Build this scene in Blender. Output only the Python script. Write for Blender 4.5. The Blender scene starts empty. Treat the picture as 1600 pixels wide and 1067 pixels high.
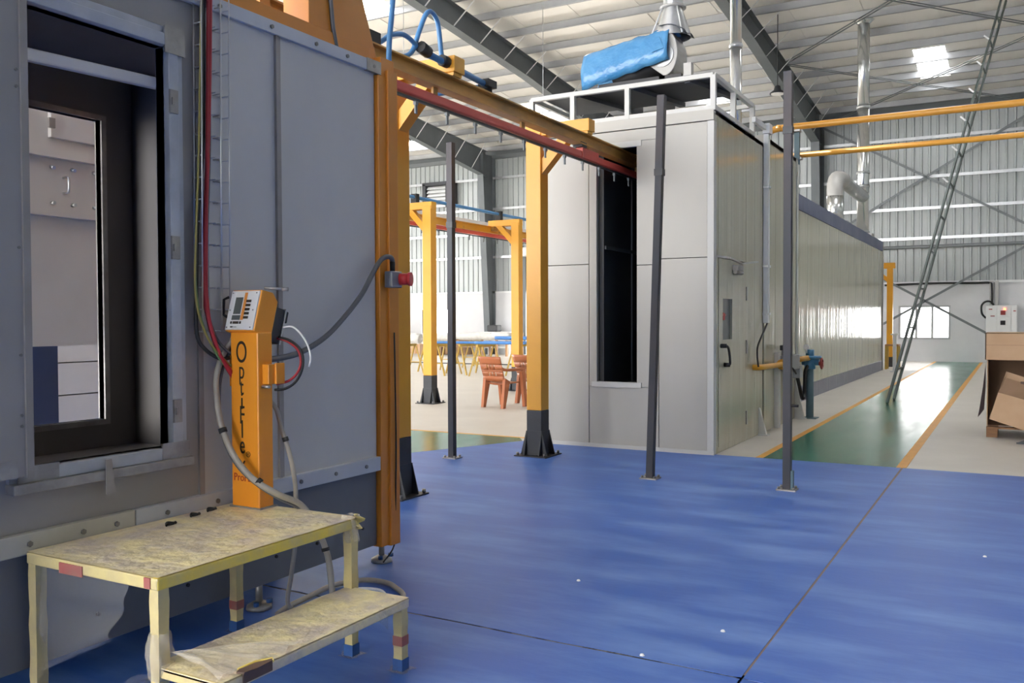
import bpy, bmesh, math, random
from mathutils import Vector, Matrix, noise
random.seed(4)
SC = bpy.context.scene
COL = SC.collection
PI = math.pi

# ------------------------------------------------------------------ camera, sky, sun, exposure
yaw, pitch, roll = 0.512823, -0.023957, 0.0040839
fw = Vector((-math.sin(yaw)*math.cos(pitch), math.cos(yaw)*math.cos(pitch), math.sin(pitch)))
rt = Vector((math.cos(yaw), math.sin(yaw), 0))
dn = fw.cross(rt)
c_, s_ = math.cos(roll), math.sin(roll)
r2, d2 = c_*rt + s_*dn, -s_*rt + c_*dn
cam = bpy.data.cameras.new('camera')
cam.sensor_width = 36.0
cam.lens = 36.0*1396.98/1600
cam.clip_start, cam.clip_end = 0.05, 300
camo = bpy.data.objects.new('camera', cam)
COL.objects.link(camo)
camo.matrix_world = Matrix(((r2.x, -d2.x, -fw.x, 0), (r2.y, -d2.y, -fw.y, 0), (r2.z, -d2.z, -fw.z, 1.45), (0, 0, 0, 1)))
SC.camera = camo

w = bpy.data.worlds.new('world'); SC.world = w; w.use_nodes = True
bg = w.node_tree.nodes['Background']
bg.inputs['Color'].default_value = (1.0, 0.99, 0.975, 1)
bg.inputs['Strength'].default_value = 6.0
sun = bpy.data.lights.new('sun', 'SUN'); sun.energy = 13; sun.angle = 0.02; sun.color = (1, .93, .82)
suno = bpy.data.objects.new('sun', sun); COL.objects.link(suno)
suno.rotation_euler = Vector((0.88, -0.30, -0.40)).to_track_quat('-Z', 'Y').to_euler()
SC.view_settings.view_transform = 'Standard'
SC.view_settings.look = 'None'
SC.view_settings.gamma = 1
SC.view_settings.use_curve_mapping = False
SC.view_settings.exposure = 1.27

# ------------------------------------------------------------------ materials
def lin(h):
    h = h.lstrip('#')
    v = [int(h[i:i+2], 16)/255 for i in (0, 2, 4)]
    return tuple((x/12.92 if x <= .04045 else ((x+.055)/1.055)**2.4) for x in v) + (1,)
MATS = {}
def mat(name, col, col2=None, scale=4, rough=.5, metal=0, bump=0, bscale=None, stretch=(1, 1, 1), fac=(.35, .65), detail=4, spec=.5, rough2=None, coat=0, emit=None):
    """Noise-mottled principled material in object space."""
    m = bpy.data.materials.new(name); m.use_nodes = True
    nt = m.node_tree; N, L = nt.nodes, nt.links
    p = N['Principled BSDF']
    p.inputs['Base Color'].default_value = lin(col)
    p.inputs['Roughness'].default_value = rough
    p.inputs['Metallic'].default_value = metal
    p.inputs['Specular IOR Level'].default_value = spec
    if coat: p.inputs['Coat Weight'].default_value = coat; p.inputs['Coat Roughness'].default_value = .08
    if emit:
        p.inputs['Emission Color'].default_value = lin(emit[0]); p.inputs['Emission Strength'].default_value = emit[1]
    if col2 or bump:
        tc = N.new('ShaderNodeTexCoord'); mp = N.new('ShaderNodeMapping')
        mp.inputs['Scale'].default_value = stretch
        L.new(tc.outputs['Object'], mp.inputs['Vector'])
        nz = N.new('ShaderNodeTexNoise'); nz.inputs['Scale'].default_value = scale
        nz.inputs['Detail'].default_value = detail; nz.inputs['Roughness'].default_value = .6
        L.new(mp.outputs['Vector'], nz.inputs['Vector'])
        rp = N.new('ShaderNodeMapRange'); rp.inputs['From Min'].default_value = fac[0]; rp.inputs['From Max'].default_value = fac[1]
        L.new(nz.outputs['Fac'], rp.inputs['Value'])
        if col2:
            mx = N.new('ShaderNodeMix'); mx.data_type = 'RGBA'
            mx.inputs['A'].default_value = lin(col); mx.inputs['B'].default_value = lin(col2)
            L.new(rp.outputs['Result'], mx.inputs['Factor']); L.new(mx.outputs['Result'], p.inputs['Base Color'])
        if rough2 is not None:
            r = N.new('ShaderNodeMapRange'); r.inputs['To Min'].default_value = rough; r.inputs['To Max'].default_value = rough2
            L.new(rp.outputs['Result'], r.inputs['Value']); L.new(r.outputs['Result'], p.inputs['Roughness'])
        if bump:
            b = N.new('ShaderNodeBump'); b.inputs['Strength'].default_value = bump; b.inputs['Distance'].default_value = .02
            src = nz
            if bscale:
                src = N.new('ShaderNodeTexNoise'); src.inputs['Scale'].default_value = bscale; src.inputs['Detail'].default_value = 3
                L.new(mp.outputs['Vector'], src.inputs['Vector'])
            L.new(src.outputs['Fac'], b.inputs['Height']); L.new(b.outputs['Normal'], p.inputs['Normal'])
    MATS[name] = m
    return m
def film(name, col, alpha, rough=.25, bump=.6, scale=9):
    m = mat(name, col, None, scale, rough, bump=bump)
    p = m.node_tree.nodes['Principled BSDF']; p.inputs['Alpha'].default_value = alpha
    return m
mat('concrete', '#c3bdb4', '#cfcac2', 1.3, .42, bump=.06, bscale=30, rough2=.55)
mat('blue_paint', '#3461b4', '#7294ce', 2.2, .42, bump=.06, bscale=7, stretch=(.45, 1.5, 1), fac=(.44, .78), detail=10, rough2=.6)
mat('green_paint', '#226650', '#2e745d', 1.5, .2, bump=.05, bscale=5, stretch=(2.2, .5, 1), rough2=.26)
mat('joint_brown', '#8a7466', '#7b6a62', 9, .7)
mat('crack_dark', '#2c2f3c', '#6d6a6c', 9, .8, fac=(.45, .55))
mat('yellow_line', '#e0a23a', '#d4983c', 5, .5)
mat('plaster', '#c6c8cc', '#cfd0d3', .8, .8)
mat('cladding', '#9ea4a5', '#a7acad', .5, .45, metal=.15)
mat('roof_foil', '#dedbd5', '#e6e3dd', .7, .4, metal=.2, bump=.15, bscale=2)
mat('purlin_steel', '#9a9ca0', '#a8aaad', 1, .45, metal=.5)
mat('frame_steel', '#5c6266', '#666c70', 1, .55)
mat('brace_steel', '#6d7275', None, rough=.5, metal=.3)
mat('white_steel', '#d8dadb', None, rough=.5)
mat('skylight', '#ffffff', None, rough=.4)
mat('oven_front', '#aca9a1', '#a7a49c', 1.2, .38, stretch=(1, 1, .3))
mat('oven_trim', '#bdbdb9', None, rough=.4)
mat('oven_side', '#b7b29d', '#c0bca8', .9, .10, metal=.1, bump=.8, bscale=1.6, stretch=(1, 3.6, .10), rough2=.16)
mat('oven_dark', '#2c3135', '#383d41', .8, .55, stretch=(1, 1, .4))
mat('deck_grey', '#4a4f55', '#555a60', 1, .6)
mat('plinth_grey', '#7e808c', '#888a94', 2, .5)
mat('band_blue', '#545a78', '#666b84', 1.5, .5)
mat('booth_grey', '#bab9b7', '#c1c0be', 1.6, .42, bump=.03, bscale=18, stretch=(1, 1, .6))
mat('booth_pale', '#908d8a', '#999693', 1.6, .45, bump=.03, bscale=14)
mat('booth_strip', '#b3b7be', '#bdc0c4', 3, .4)
mat('booth_base', '#65686c', '#6c6f73', 2, .45)  # grey darkened to stand in for the shade low on the booth
mat('seam_grey', '#8b8783', '#979390', 5, .45, metal=.2)
mat('cream_strip', '#a9a698', '#b4b2a6', 4, .45)
mat('worn_steel', '#8a8784', '#a3a19d', 8, .38, metal=.45)
mat('blank_white', '#b4b8bd', '#a5a9ae', 6, .45)
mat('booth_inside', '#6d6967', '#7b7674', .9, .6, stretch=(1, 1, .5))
mat('orange', '#cf842c', '#c87d28', 1.5, .38)
mat('orange_stand', '#ee9a2c', '#e59226', 2, .35)
mat('yellow_post', '#dfa02c', '#d7982a', 1.5, .4)
mat('beam_ochre', '#d09a48', '#9c7640', 2.5, .5, stretch=(1, .6, 2))
mat('black_paint', '#23262c', '#2d3036', 4, .45)
mat('pole_steel', '#34373d', '#4a3f40', 1.2, .5, metal=.3, stretch=(1, 1, .6), fac=(.45, .7))
mat('track_red', '#d4574a', '#c94f42', 3, .45)
mat('dark_metal', '#3a3a3c', None, rough=.5, metal=.5)
mat('galv', '#b6b9bc', '#c4c6c8', 6, .3, metal=.8)
mat('chimney', '#c9cccc', '#d6d8d8', 2, .22, metal=.85)
mat('duct_grey', '#a9a8a6', '#b4b3b1', 2, .45, metal=.1)
mat('bolt_steel', '#7d7c7a', None, rough=.35, metal=.7)
mat('tarp', '#3c80b6', '#5896c6', 2.5, .27, bump=1.0, bscale=9)
mat('blue_hose', '#4c84b8', None, rough=.4)
mat('rubber', '#1e1f21', None, rough=.6)
mat('grey_cable', '#56585c', None, rough=.5)
mat('beige_hose', '#a39d92', '#948e84', 10, .5)
mat('red_cable', '#a3232f', None, rough=.45)
mat('yellow_cable', '#8d8245', None, rough=.45)
mat('green_cable', '#5c7f52', None, rough=.45)
mat('platform_film', '#f2e2ac', '#cbbcae', 6, .42, bump=1.0, bscale=16, fac=(.38, .66), detail=9)
mat('platform_tape', '#eed24a', '#d6c27a', 6, .4, bump=.4, bscale=14)
mat('leg_film', '#d2c286', '#bfae84', 7, .42, bump=.5, bscale=12)
mat('torn_brown', '#5a453c', '#6a5347', 6, .6)
mat('blue_tape', '#2f5a98', '#274a80', 8, .5)
mat('red_tape', '#a85a52', '#9a6a60', 10, .5)
film('clear_film', '#d9d0be', .34)
film('thin_film', '#c8c8c8', .16)
mat('panel_white', '#d9d8d6', None, rough=.4)
mat('screen', '#5d625f', None, rough=.25)
mat('key_dark', '#33291f', None, rough=.5)
mat('orange_flat', '#d98a3a', None, rough=.5)
mat('black_plastic', '#2b2d31', None, rough=.5)
mat('ink_black', '#2a1d12', None, rough=.6)
mat('ink_red', '#a03018', None, rough=.6)
mat('ink_grey', '#6b6b6b', None, rough=.6)
mat('red_plastic', '#c02f33', None, rough=.4)
mat('socket_grey', '#85878a', None, rough=.5)
mat('brown_plastic', '#9a5836', '#a3603c', 3, .4)
mat('gas_yellow', '#dba02f', None, rough=.4)
mat('pipe_ochre', '#d39a3e', '#c98f38', 1, .35)
mat('teal_paint', '#4f6a74', '#5a727a', 4, .5)
mat('valve_blue', '#4a7fa5', None, rough=.4)
mat('valve_red', '#8c2f2a', None, rough=.45)
mat('valve_grey', '#8d9093', None, rough=.4, metal=.3)
mat('trunk_white', '#d3d5d6', None, rough=.4)
mat('ladder_steel', '#4d5857', '#58615f', 3, .5, metal=.2)
mat('cardboard', '#c6a585', '#bf9d7c', 3, .75)
mat('cardboard_dark', '#8d7158', '#957860', 3, .8)
mat('pallet_wood', '#96704f', '#86634a', 8, .75, stretch=(1, 1, 6))
mat('cloth_dark', '#3c3034', None, rough=.9)
mat('rag', '#6d7276', '#575c60', 20, .9, bump=.5)
mat('wrap_white', '#d8d8d5', '#c6c6c4', 12, .35, bump=.6, bscale=15)
mat('blue_wrap', '#3f79bf', '#4a84c8', 8, .4)
mat('trestle_yellow', '#b8963a', '#a8893a', 8, .5)
mat('glass_frame', '#a7a9ab', None, rough=.4, metal=.5)
mat('pilot_red', '#e03a20', None, rough=.4, emit=('#ff5a30', 6))
mat('cab_white', '#cfcac5', '#d6d1cd', 1.3, .45)
mat('board_blue', '#2e3a58', '#35415e', 2, .45)
mat('tan_wood', '#b78a5c', '#a87c50', 5, .6)
mat('blue_metal', '#3b4f8c', None, rough=.45)
mat('ground', '#bfbcb6', '#c7c4be', .5, .9)
mat('white_plastic', '#e0e0de', None, rough=.4)
# window glass and translucent roof sheet
def glassy(name, diff, tr):
    m = bpy.data.materials.new(name); m.use_nodes = True
    nt = m.node_tree; N, L = nt.nodes, nt.links
    N.remove(N['Principled BSDF'])
    a = N.new('ShaderNodeBsdfTranslucent') if diff else N.new('ShaderNodeBsdfGlossy')
    a.inputs['Color'].default_value = (.95, .97, 1, 1)
    b = N.new('ShaderNodeBsdfTransparent'); mx = N.new('ShaderNodeMixShader'); mx.inputs[0].default_value = tr
    L.new(a.outputs[0], mx.inputs[1]); L.new(b.outputs[0], mx.inputs[2])
    L.new(mx.outputs[0], N['Material Output'].inputs['Surface'])
    MATS[name] = m
glassy('skylight_sheet', True, .55)
glassy('window_glass', False, .92)

# ------------------------------------------------------------------ mesh building
class MB:
    def __init__(s): s.v, s.f, s.sm = [], [], []
    def add(s, vs, fs, smooth=False):
        o = len(s.v); s.v += [tuple(v) for v in vs]
        s.f += [tuple(i+o for i in f) for f in fs]; s.sm += [smooth]*len(fs)
        return s
    def box(s, x0, x1, y0, y1, z0, z1):
        if x0 > x1: x0, x1 = x1, x0
        if y0 > y1: y0, y1 = y1, y0
        if z0 > z1: z0, z1 = z1, z0
        return s.add([(x, y, z) for x in (x0, x1) for y in (y0, y1) for z in (z0, z1)],
                     [(0, 1, 3, 2), (4, 6, 7, 5), (0, 4, 5, 1), (2, 3, 7, 6), (0, 2, 6, 4), (1, 5, 7, 3)])
    def bar(s, p, q, a, b=None, up=(0, 0, 1)):
        """rectangular bar from p to q, a wide (sideways) and b tall"""
        b = b or a; p, q = Vector(p), Vector(q); d = (q-p).normalized(); u = Vector(up)
        if abs(d.dot(u)) > .98: u = Vector((0, 1, 0))
        x = d.cross(u).normalized(); y = x.cross(d).normalized()
        vs = [e + x*i*a/2 + y*j*b/2 for e in (p, q) for i, j in ((-1, -1), (1, -1), (1, 1), (-1, 1))]
        return s.add(vs, [(0, 3, 2, 1), (4, 5, 6, 7), (0, 1, 5, 4), (1, 2, 6, 5), (2, 3, 7, 6), (3, 0, 4, 7)])
    def tube(s, pts, r, n=8, cap=True):
        pts = [Vector(p) for p in pts]; k = len(pts)
        rs = r if isinstance(r, (list, tuple)) else [r]*k
        vs = []; x = None
        for i, p in enumerate(pts):
            d = (pts[min(i+1, k-1)] - pts[max(i-1, 0)]).normalized()
            if x is None: x = d.cross(Vector((.31, .52, .8))).normalized()
            x = (x - d*x.dot(d)).normalized(); y = d.cross(x)
            vs += [p + (x*math.cos(2*PI*j/n) + y*math.sin(2*PI*j/n))*rs[i] for j in range(n)]
        fs = [(i*n+j, i*n+(j+1) % n, (i+1)*n+(j+1) % n, (i+1)*n+j) for i in range(k-1) for j in range(n)]
        s.add(vs, fs, True)
        if cap:
            o = len(s.v) - len(vs)
            s.f += [tuple(o+j for j in reversed(range(n))), tuple(o+(k-1)*n+j for j in range(n))]; s.sm += [False]*2
        return s
    def curve(s, pts, r, n=8, sub=5):
        P = [Vector(p) for p in pts]; out = []
        for i in range(len(P)-1):
            a, b, c, d = P[max(i-1, 0)], P[i], P[i+1], P[min(i+2, len(P)-1)]
            for k in range(sub):
                t = k/sub
                out.append(.5*((2*b) + (c-a)*t + (2*a-5*b+4*c-d)*t*t + (3*b-a-3*c+d)*t**3))
        out.append(P[-1])
        return s.tube(out, r, n)
    def cyl(s, p, q, r, n=12, r2=None): return s.tube([p, q], [r, r if r2 is None else r2], n)
    def prism(s, poly, axis, a0, a1):
        """extrude a 2-D polygon along axis; poly coords are the other two axes in order"""
        def P(u, v, a):
            return {'x': (a, u, v), 'y': (u, a, v), 'z': (u, v, a)}[axis]
        n = len(poly)
        vs = [P(u, v, a0) for u, v in poly] + [P(u, v, a1) for u, v in poly]
        return s.add(vs, [tuple(range(n)), tuple(range(2*n-1, n-1, -1))] + [(i, i+n, (i+1) % n+n, (i+1) % n) for i in range(n)])
    def lathe(s, prof, c, n=16):
        c = Vector(c); k = len(prof)
        vs = [c + Vector((r*math.cos(2*PI*j/n), r*math.sin(2*PI*j/n), z)) for r, z in prof for j in range(n)]
        return s.add(vs, [(i*n+j, i*n+(j+1) % n, (i+1)*n+(j+1) % n, (i+1)*n+j) for i in range(k-1) for j in range(n)], True)
    def grid(s, fn, nu, nv, th=0, smooth=True):
        vs = [Vector(fn(i/nu, j/nv)) for i in range(nu+1) for j in range(nv+1)]
        q = nv+1
        fs = [(i*q+j, (i+1)*q+j, (i+1)*q+j+1, i*q+j+1) for i in range(nu) for j in range(nv)]
        return s.add(vs, fs, smooth)
    def build(s, name, m, parent=None, local=False, bevel=0, solid=0, fix=True):
        me = bpy.data.meshes.new(name)
        off = Vector((0, 0, 0))
        if parent is not None and not local:
            r = parent
            while r is not None: off += r.location; r = r.parent
        me.from_pydata([tuple(Vector(v)-off) for v in s.v], [], s.f)
        me.polygons.foreach_set('use_smooth', s.sm)
        if fix:
            b = bmesh.new(); b.from_mesh(me); bmesh.ops.recalc_face_normals(b, faces=b.faces); b.to_mesh(me); b.free()
        me.materials.append(MATS[m])
        o = bpy.data.objects.new(name, me); COL.objects.link(o)
        if parent is not None: o.parent = parent
        if bevel:
            bv = o.modifiers.new('bevel', 'BEVEL'); bv.width = bevel; bv.segments = 2; bv.limit_method = 'ANGLE'
        if solid:
            sd = o.modifiers.new('solid', 'SOLIDIFY'); sd.thickness = solid; sd.offset = 0
        return o
def tag(o, label=None, cat=None, group=None, kind=None):
    for k, v in (('label', label), ('category', cat), ('group', group), ('kind', kind)):
        if v: o[k] = v
    return o
def thing(name, loc, label, cat, group=None, kind=None, rz=0):
    o = bpy.data.objects.new(name, None); COL.objects.link(o)
    o.location = loc; o.rotation_euler = (0, 0, rz); o.empty_display_size = .1
    return tag(o, label, cat, group, kind)
def dup(root, loc, rz=None, label=None):
    r = root.copy(); COL.objects.link(r); r.location = loc
    if rz is not None: r.rotation_euler = (0, 0, rz)
    if label: r['label'] = label
    def kids(a, b):
        for ch in list(a.children):
            c = ch.copy(); COL.objects.link(c); c.parent = b; kids(ch, c)
    kids(root, r)
    return r
def share(o, name, loc, parent):
    """another piece with the same mesh, moved by loc"""
    c = o.copy(); COL.objects.link(c); c.parent = parent; c.location = loc
    return c
def text(body, size, loc, xdir, ydir, m, parent, name='lettering', extrude=.0008, sx=1):
    cu = bpy.data.curves.new('font', 'FONT'); cu.body = body; cu.size = size; cu.extrude = extrude; cu.align_x = 'CENTER'; cu.align_y = 'CENTER'
    t = bpy.data.objects.new('font', cu); COL.objects.link(t)
    dg = bpy.context.evaluated_depsgraph_get()
    me = bpy.data.meshes.new_from_object(t.evaluated_get(dg))
    bpy.data.objects.remove(t); bpy.data.curves.remove(cu)
    x, y = Vector(xdir).normalized(), Vector(ydir).normalized(); z = x.cross(y)
    M = Matrix(((x.x, y.x, z.x, 0), (x.y, y.y, z.y, 0), (x.z, y.z, z.z, 0), (0, 0, 0, 1)))
    me.transform(Matrix.Diagonal((sx, 1, 1, 1))); me.transform(M)
    off = Vector(loc); r = parent
    while r is not None: off -= r.location; r = r.parent
    me.transform(Matrix.Translation(off))
    me.materials.clear(); me.materials.append(MATS[m])
    o = bpy.data.objects.new(name, me); COL.objects.link(o); o.parent = parent
    return o

# ------------------------------------------------------------------ hall: ground, floor, walls
YW = 33.0
tag(MB().box(-70, 60, -50, 90, -.6, -.31).build('ground', 'ground'), 'pale concrete yard around the hall', 'ground', kind='structure')
floor = tag(MB().box(-32, 9, -9, YW+.3, -.3, 0).build('floor', 'concrete'), 'pale concrete hall floor with painted areas', 'floor', kind='structure')
cz = .003
def coat(poly, name, m, z=cz):
    return MB().prism(poly, 'z', -.001, z).build(name, m, floor)
jg = lambda a, b, n, ax: [a + (b-a)*i/n for i in range(n+1)]
# the joint along x = -0.95 and the ragged crack along y = 3.57 stay open between the blue fields
crk = [(-12+.25*i, 3.57 + random.uniform(-.012, .012)) for i in range(45)] + [(-.955, 3.565)]
g = .006
up = [(x, y+g+random.uniform(0, .006)) for x, y in crk]; lo = [(x, y-g-random.uniform(0, .006)) for x, y in crk]
coat([(-.955, 9.37), (-5.14, 9.37), (-5.90, 7.62), (-12, 7.62)] + up, 'blue_coating', 'blue_paint')
coat([(-.955, -9), (-.955, lo[-1][1])] + lo[::-1] + [(-12, -9)], 'blue_coating', 'blue_paint')
coat([(-.945, 3.565), (9, 3.565), (9, 9.37), (-.955+.02, 9.37)], 'blue_coating', 'blue_paint')
coat([(-.945, -9), (9, -9), (9, 3.555), (-.945, 3.555)], 'blue_coating', 'blue_paint')
MB().box(-.975, -.925, 3.5, 9.36, -.001, .0012).build('joint_filler', 'joint_brown', floor)
MB().box(-.975, -.925, -9, 3.6, -.001, .0012).build('joint_filler', 'joint_brown', floor)
MB().box(-12, -.95, 3.52, 3.62, -.001, .0010).build('crack_dirt', 'crack_dark', floor)
coat([(-2.28, 9.375), (-1.0, 9.375), (-1.0, 32.98), (-2.28, 32.98)], 'green_walkway', 'green_paint')
coat([(-5.145, 9.375), (-5.30, 9.6), (-30, 9.6), (-30, 7.63), (-5.905, 7.63)], 'green_walkway', 'green_paint')
coat([(-2.36, 9.375), (-2.28, 9.375), (-2.28, 32.98), (-2.36, 32.98)], 'yellow_line', 'yellow_line', .0034)
coat([(-1.0, 9.375), (-.91, 9.375), (-.91, 32.98), (-1.0, 32.98)], 'yellow_line', 'yellow_line', .0034)
coat([(-5.2, 9.6), (-5.2, 9.67), (-30, 9.67), (-30, 9.6)], 'yellow_line', 'yellow_line', .0034)

# back wall: plastered lower wall with window and door openings, ribbed sheet above
W1 = (-23.2, -21.75, .88, 1.92)
W2 = (-3.41, -1.94, .81, 1.82)
D1 = (-17.85, -14.2, 0, 4.05)
m = MB()
zt = 2.65
xs = [(-32, W1[0]), (W1[1], D1[0]), (D1[1], W2[0]), (W2[1], 9)]
for a, b in xs: m.box(a, b, YW, YW+.25, 0, zt)
for q in (W1, W2):
    m.box(q[0], q[1], YW, YW+.25, 0, q[2]); m.box(q[0], q[1], YW, YW+.25, q[3], zt)
wall = tag(m.build('wall_back', 'plaster'), 'back wall, white plaster below and ribbed grey sheet above', 'wall', kind='structure')
def sheet(x0, x1, z0, z1):
    """ribbed cladding sheet facing -Y"""
    prof = []; n = max(1, round((x1-x0)/.25)); st = (x1-x0)/n
    for i in range(n):
        a = x0 + i*st
        prof += [(a, 0), (a+st*.62, 0), (a+st*.70, -.035), (a+st*.90, -.035), (a+st*.98, 0)]
    prof.append((x1, 0))
    vs = []; k = len(prof)
    for z in (z0, z1): vs += [(x, YW+.06+y, z) for x, y in prof]
    vs += [(x1, YW+.12, z0), (x0, YW+.12, z0), (x1, YW+.12, z1), (x0, YW+.12, z1)]
    fs = [(i, i+1, k+i+1, k+i) for i in range(k-1)] + [(2*k, 2*k+1, 2*k+3, 2*k+2)]
    return MB().add(vs, fs)
x = -30.0; base_sheet = {}
while x < 8.9:
    z0 = D1[3] if (x+.5 > D1[0] and x+.5 < D1[1]) else zt
    if z0 not in base_sheet:
        base_sheet[z0] = (sheet(x, x+.996, z0, 8.85).build('cladding_sheet', 'cladding', wall, fix=False), x)
    else:
        o, xb = base_sheet[z0]; share(o, 'cladding_sheet', (x-xb, 0, 0), wall)
    x += 1.0
MB().box(-32, 9, YW+.13, YW+.2, zt, 8.95).build('sheet_backing', 'cladding', wall)
MB().box(-30, 9, YW-.06, YW, zt-.04, zt+.03).build('sill_flashing', 'white_steel', wall)
gz = [7.47, 6.17, 5.13, 4.13]
for z in gz:
    q = MB()
    for a, b in ((-30, -19.6), (-19.4, -12.8), (-12.6, -6.1), (-5.9, .65), (.85, 9)):
        q.box(a, b, YW-.16, YW-.02, z-.012, z+.012).box(a, b, YW-.165, YW-.15, z-.05, z+.05)
    q.build('girt', 'galv', wall)
MB().cyl((-4.3, YW-.22, 3.84), (9, YW-.22, 3.84), .055, 8).build('service_pipe', 'brace_steel', wall)
for p, q in (((-5.9, 4.2), (.65, 8.1)), ((-5.9, 8.1), (.65, 4.2)), ((-5.9, 0.1), (.65, 3.95)), ((-5.9, 3.95), (.65, .1))):
    MB().bar((p[0], YW-.26, p[1]), (q[0], YW-.26, q[1]), .012, .07).bar((p[0], YW-.24, p[1]+.04), (q[0], YW-.24, q[1]+.04), .06, .012).build('wall_brace', 'brace_steel', wall)
tag(MB().box(9, 9.2, -9, YW+.25, 0, 12.6).build('wall_right', 'cladding'), 'plain side wall on the right of the hall', 'wall', kind='structure')

tag(MB().box(-32.2, -32, -9, 10, 0, 12.6).box(-32.2, -32, 24, 33.2, 0, 12.6).box(-32.2, -32, 10, 24, 7.5, 12.6).build('wall_left', 'cladding'), 'left side wall of the hall with an unseen bay opened to let in light', 'wall', kind='structure')  # bay is out of view, shaped for light on floor and roof
tag(MB().box(-32.2, -24, -9.2, -9, 0, 12.6).box(-1.6, 9.2, -9.2, -9, 0, 12.6).box(-24, -1.6, -9.2, -9, 8.0, 12.6).build('wall_front', 'cladding'), 'end wall behind the viewer with an unseen gap sized to set the light', 'wall', kind='structure')  # gateway is invented, placed and sized to balance the foreground light

def window(name, q, label, nb):
    t = thing(name, ((q[0]+q[1])/2, YW, q[2]), label, 'window', kind='structure')
    f = MB(); b = .06
    f.box(q[0]-.06, q[1]+.06, YW-.02, YW+.1, q[3], q[3]+b).box(q[0]-.06, q[1]+.06, YW-.03, YW+.1, q[2]-b, q[2])
    f.box(q[0]-.06, q[0], YW-.02, YW+.1, q[2], q[3]).box(q[1], q[1]+.06, YW-.02, YW+.1, q[2], q[3])
    f.build('window_frame', 'glass_frame', t)
    st = (q[1]-q[0])/nb
    for i in range(1, nb): MB().box(q[0]+st*i-.035, q[0]+st*i+.035, YW+.02, YW+.08, q[2], q[3]).build('mullion', 'glass_frame', t)
    for i in range(nb): MB().box(q[0]+st*i+.02, q[0]+st*(i+1)-.02, YW+.05, YW+.056, q[2], q[3]).build('pane', 'window_glass', t)
window('window_1', W1, 'bright window in white wall left of the far column', 2)
window('window_2', W2, 'bright three-light window at the end of the green walkway', 3)
d = thing('door_1', (-16, YW, 0), 'open far doorway under a rolled-up shutter', 'door', kind='structure')
MB().box(D1[0]-.15, D1[0], YW-.12, YW+.2, 0, 4.1).build('guide_rail', 'frame_steel', d)
MB().box(D1[1], D1[1]+.15, YW-.12, YW+.2, 0, 4.1).build('guide_rail', 'frame_steel', d)
MB().cyl((D1[0]-.2, YW-.3, 4.28), (D1[1]+.2, YW-.3, 4.28), .2, 14).build('shutter_roll', 'white_steel', d)
MB().box(D1[0]-.25, D1[0]-.15, YW-.5, YW, 4.05, 4.55).build('shutter_bracket', 'frame_steel', d)

lv = thing('wall_louvre', (-22.3, YW-.05, 6.4), 'dark framed louvre vent high on the far wall behind the black pole', 'vent')
MB().box(-22.95, -22.78, YW-.3, YW+.02, 6.38, 7.45).build('vent_frame', 'black_paint', lv)
MB().box(-21.72, -21.3, YW-.3, YW+.02, 6.38, 7.45).build('vent_frame', 'black_paint', lv)
MB().box(-22.95, -21.3, YW-.3, YW+.02, 7.38, 7.52).build('vent_frame', 'black_paint', lv)
for i in range(6):
    MB().add([(-22.78, YW-.2, 6.42+.16*i), (-21.72, YW-.2, 6.42+.16*i), (-21.72, YW-.08, 6.56+.16*i), (-22.78, YW-.08, 6.56+.16*i)], [(0, 1, 2, 3)]).build('slat', 'white_steel', lv, solid=.01)

# ------------------------------------------------------------------ roof
RZ = lambda y: 8.70 + .083*(33-y)
ceil = tag(MB().prism([(-9, RZ(-9)), (14, RZ(14)), (14, RZ(14)+.06), (-9, RZ(-9)+.06)], 'x', -32, 9).build('ceiling', 'roof_foil'), 'insulated pitched hall roof on steel purlins', 'ceiling', kind='structure')
SKY = {0: [(17.0, 19.75), (28.05, 30.65)], 8: [(17.0, 19.75), (28.05, 30.65)], 9: [(17.0, 19.75), (28.05, 30.65)], -8: [(28.05, 30.65)], -15: [(17.0, 19.75), (28.05, 30.65)], -16: [(17.0, 19.75)], -23: [(28.9, 31.2)], -24: [(28.9, 31.2)], -9: [(17.0, 19.75)], 1: [(17, 19.75)]}  # skylights beyond the right of view are added to light that side
def strip(x0, x1, y0, y1, lift, th=.03):
    return MB().prism([(y0, RZ(y0)+lift), (y1, RZ(y1)+lift), (y1, RZ(y1)+lift+th), (y0, RZ(y0)+lift+th)], 'x', x0, x1)
protos = {}
for k in range(-35, 14):
    x0 = -2.65 + .85*k; x1 = min(x0+.87, 9.0)
    lift = .012*(k % 2)
    cuts = [14.0]
    for a, b in sorted(SKY.get(k, [])): cuts += [a, b]
    cuts.append(33.5)
    for i in range(0, len(cuts), 2):
        key = (cuts[i], cuts[i+1], k % 2)
        if key in protos and k < 13:
            o, xb = protos[key]; share(o, 'roof_sheet', (x0-xb, 0, 0), ceil)
        else:
            protos[key] = (strip(x0, x1, cuts[i], cuts[i+1], lift).build('roof_sheet', 'roof_foil', ceil), x0)
    for a, b in SKY.get(k, []):
        strip(x0, x1, a-.02, b+.02, lift+.035, .006).build('skylight_sheet', 'skylight_sheet', ceil)
def purlin(y):
    z = RZ(y)
    m = MB()
    for a, b in ((-32, 9),):
        m.box(a, b, y-.004, y+.004, z-.21, z-.005).box(a, b, y-.075, y+.004, z-.215, z-.205).box(a, b, y-.075, y-.068, z-.215, z-.19).box(a, b, y, y+.075, z-.012, z-.004)
    return m
ys = [15.6+1.3*i for i in range(14)]
p0 = purlin(ys[0]).build('purlin', 'purlin_steel', ceil)
for y in ys[1:]: share(p0, 'purlin', (0, y-ys[0], RZ(y)-RZ(ys[0])), ceil)
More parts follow.
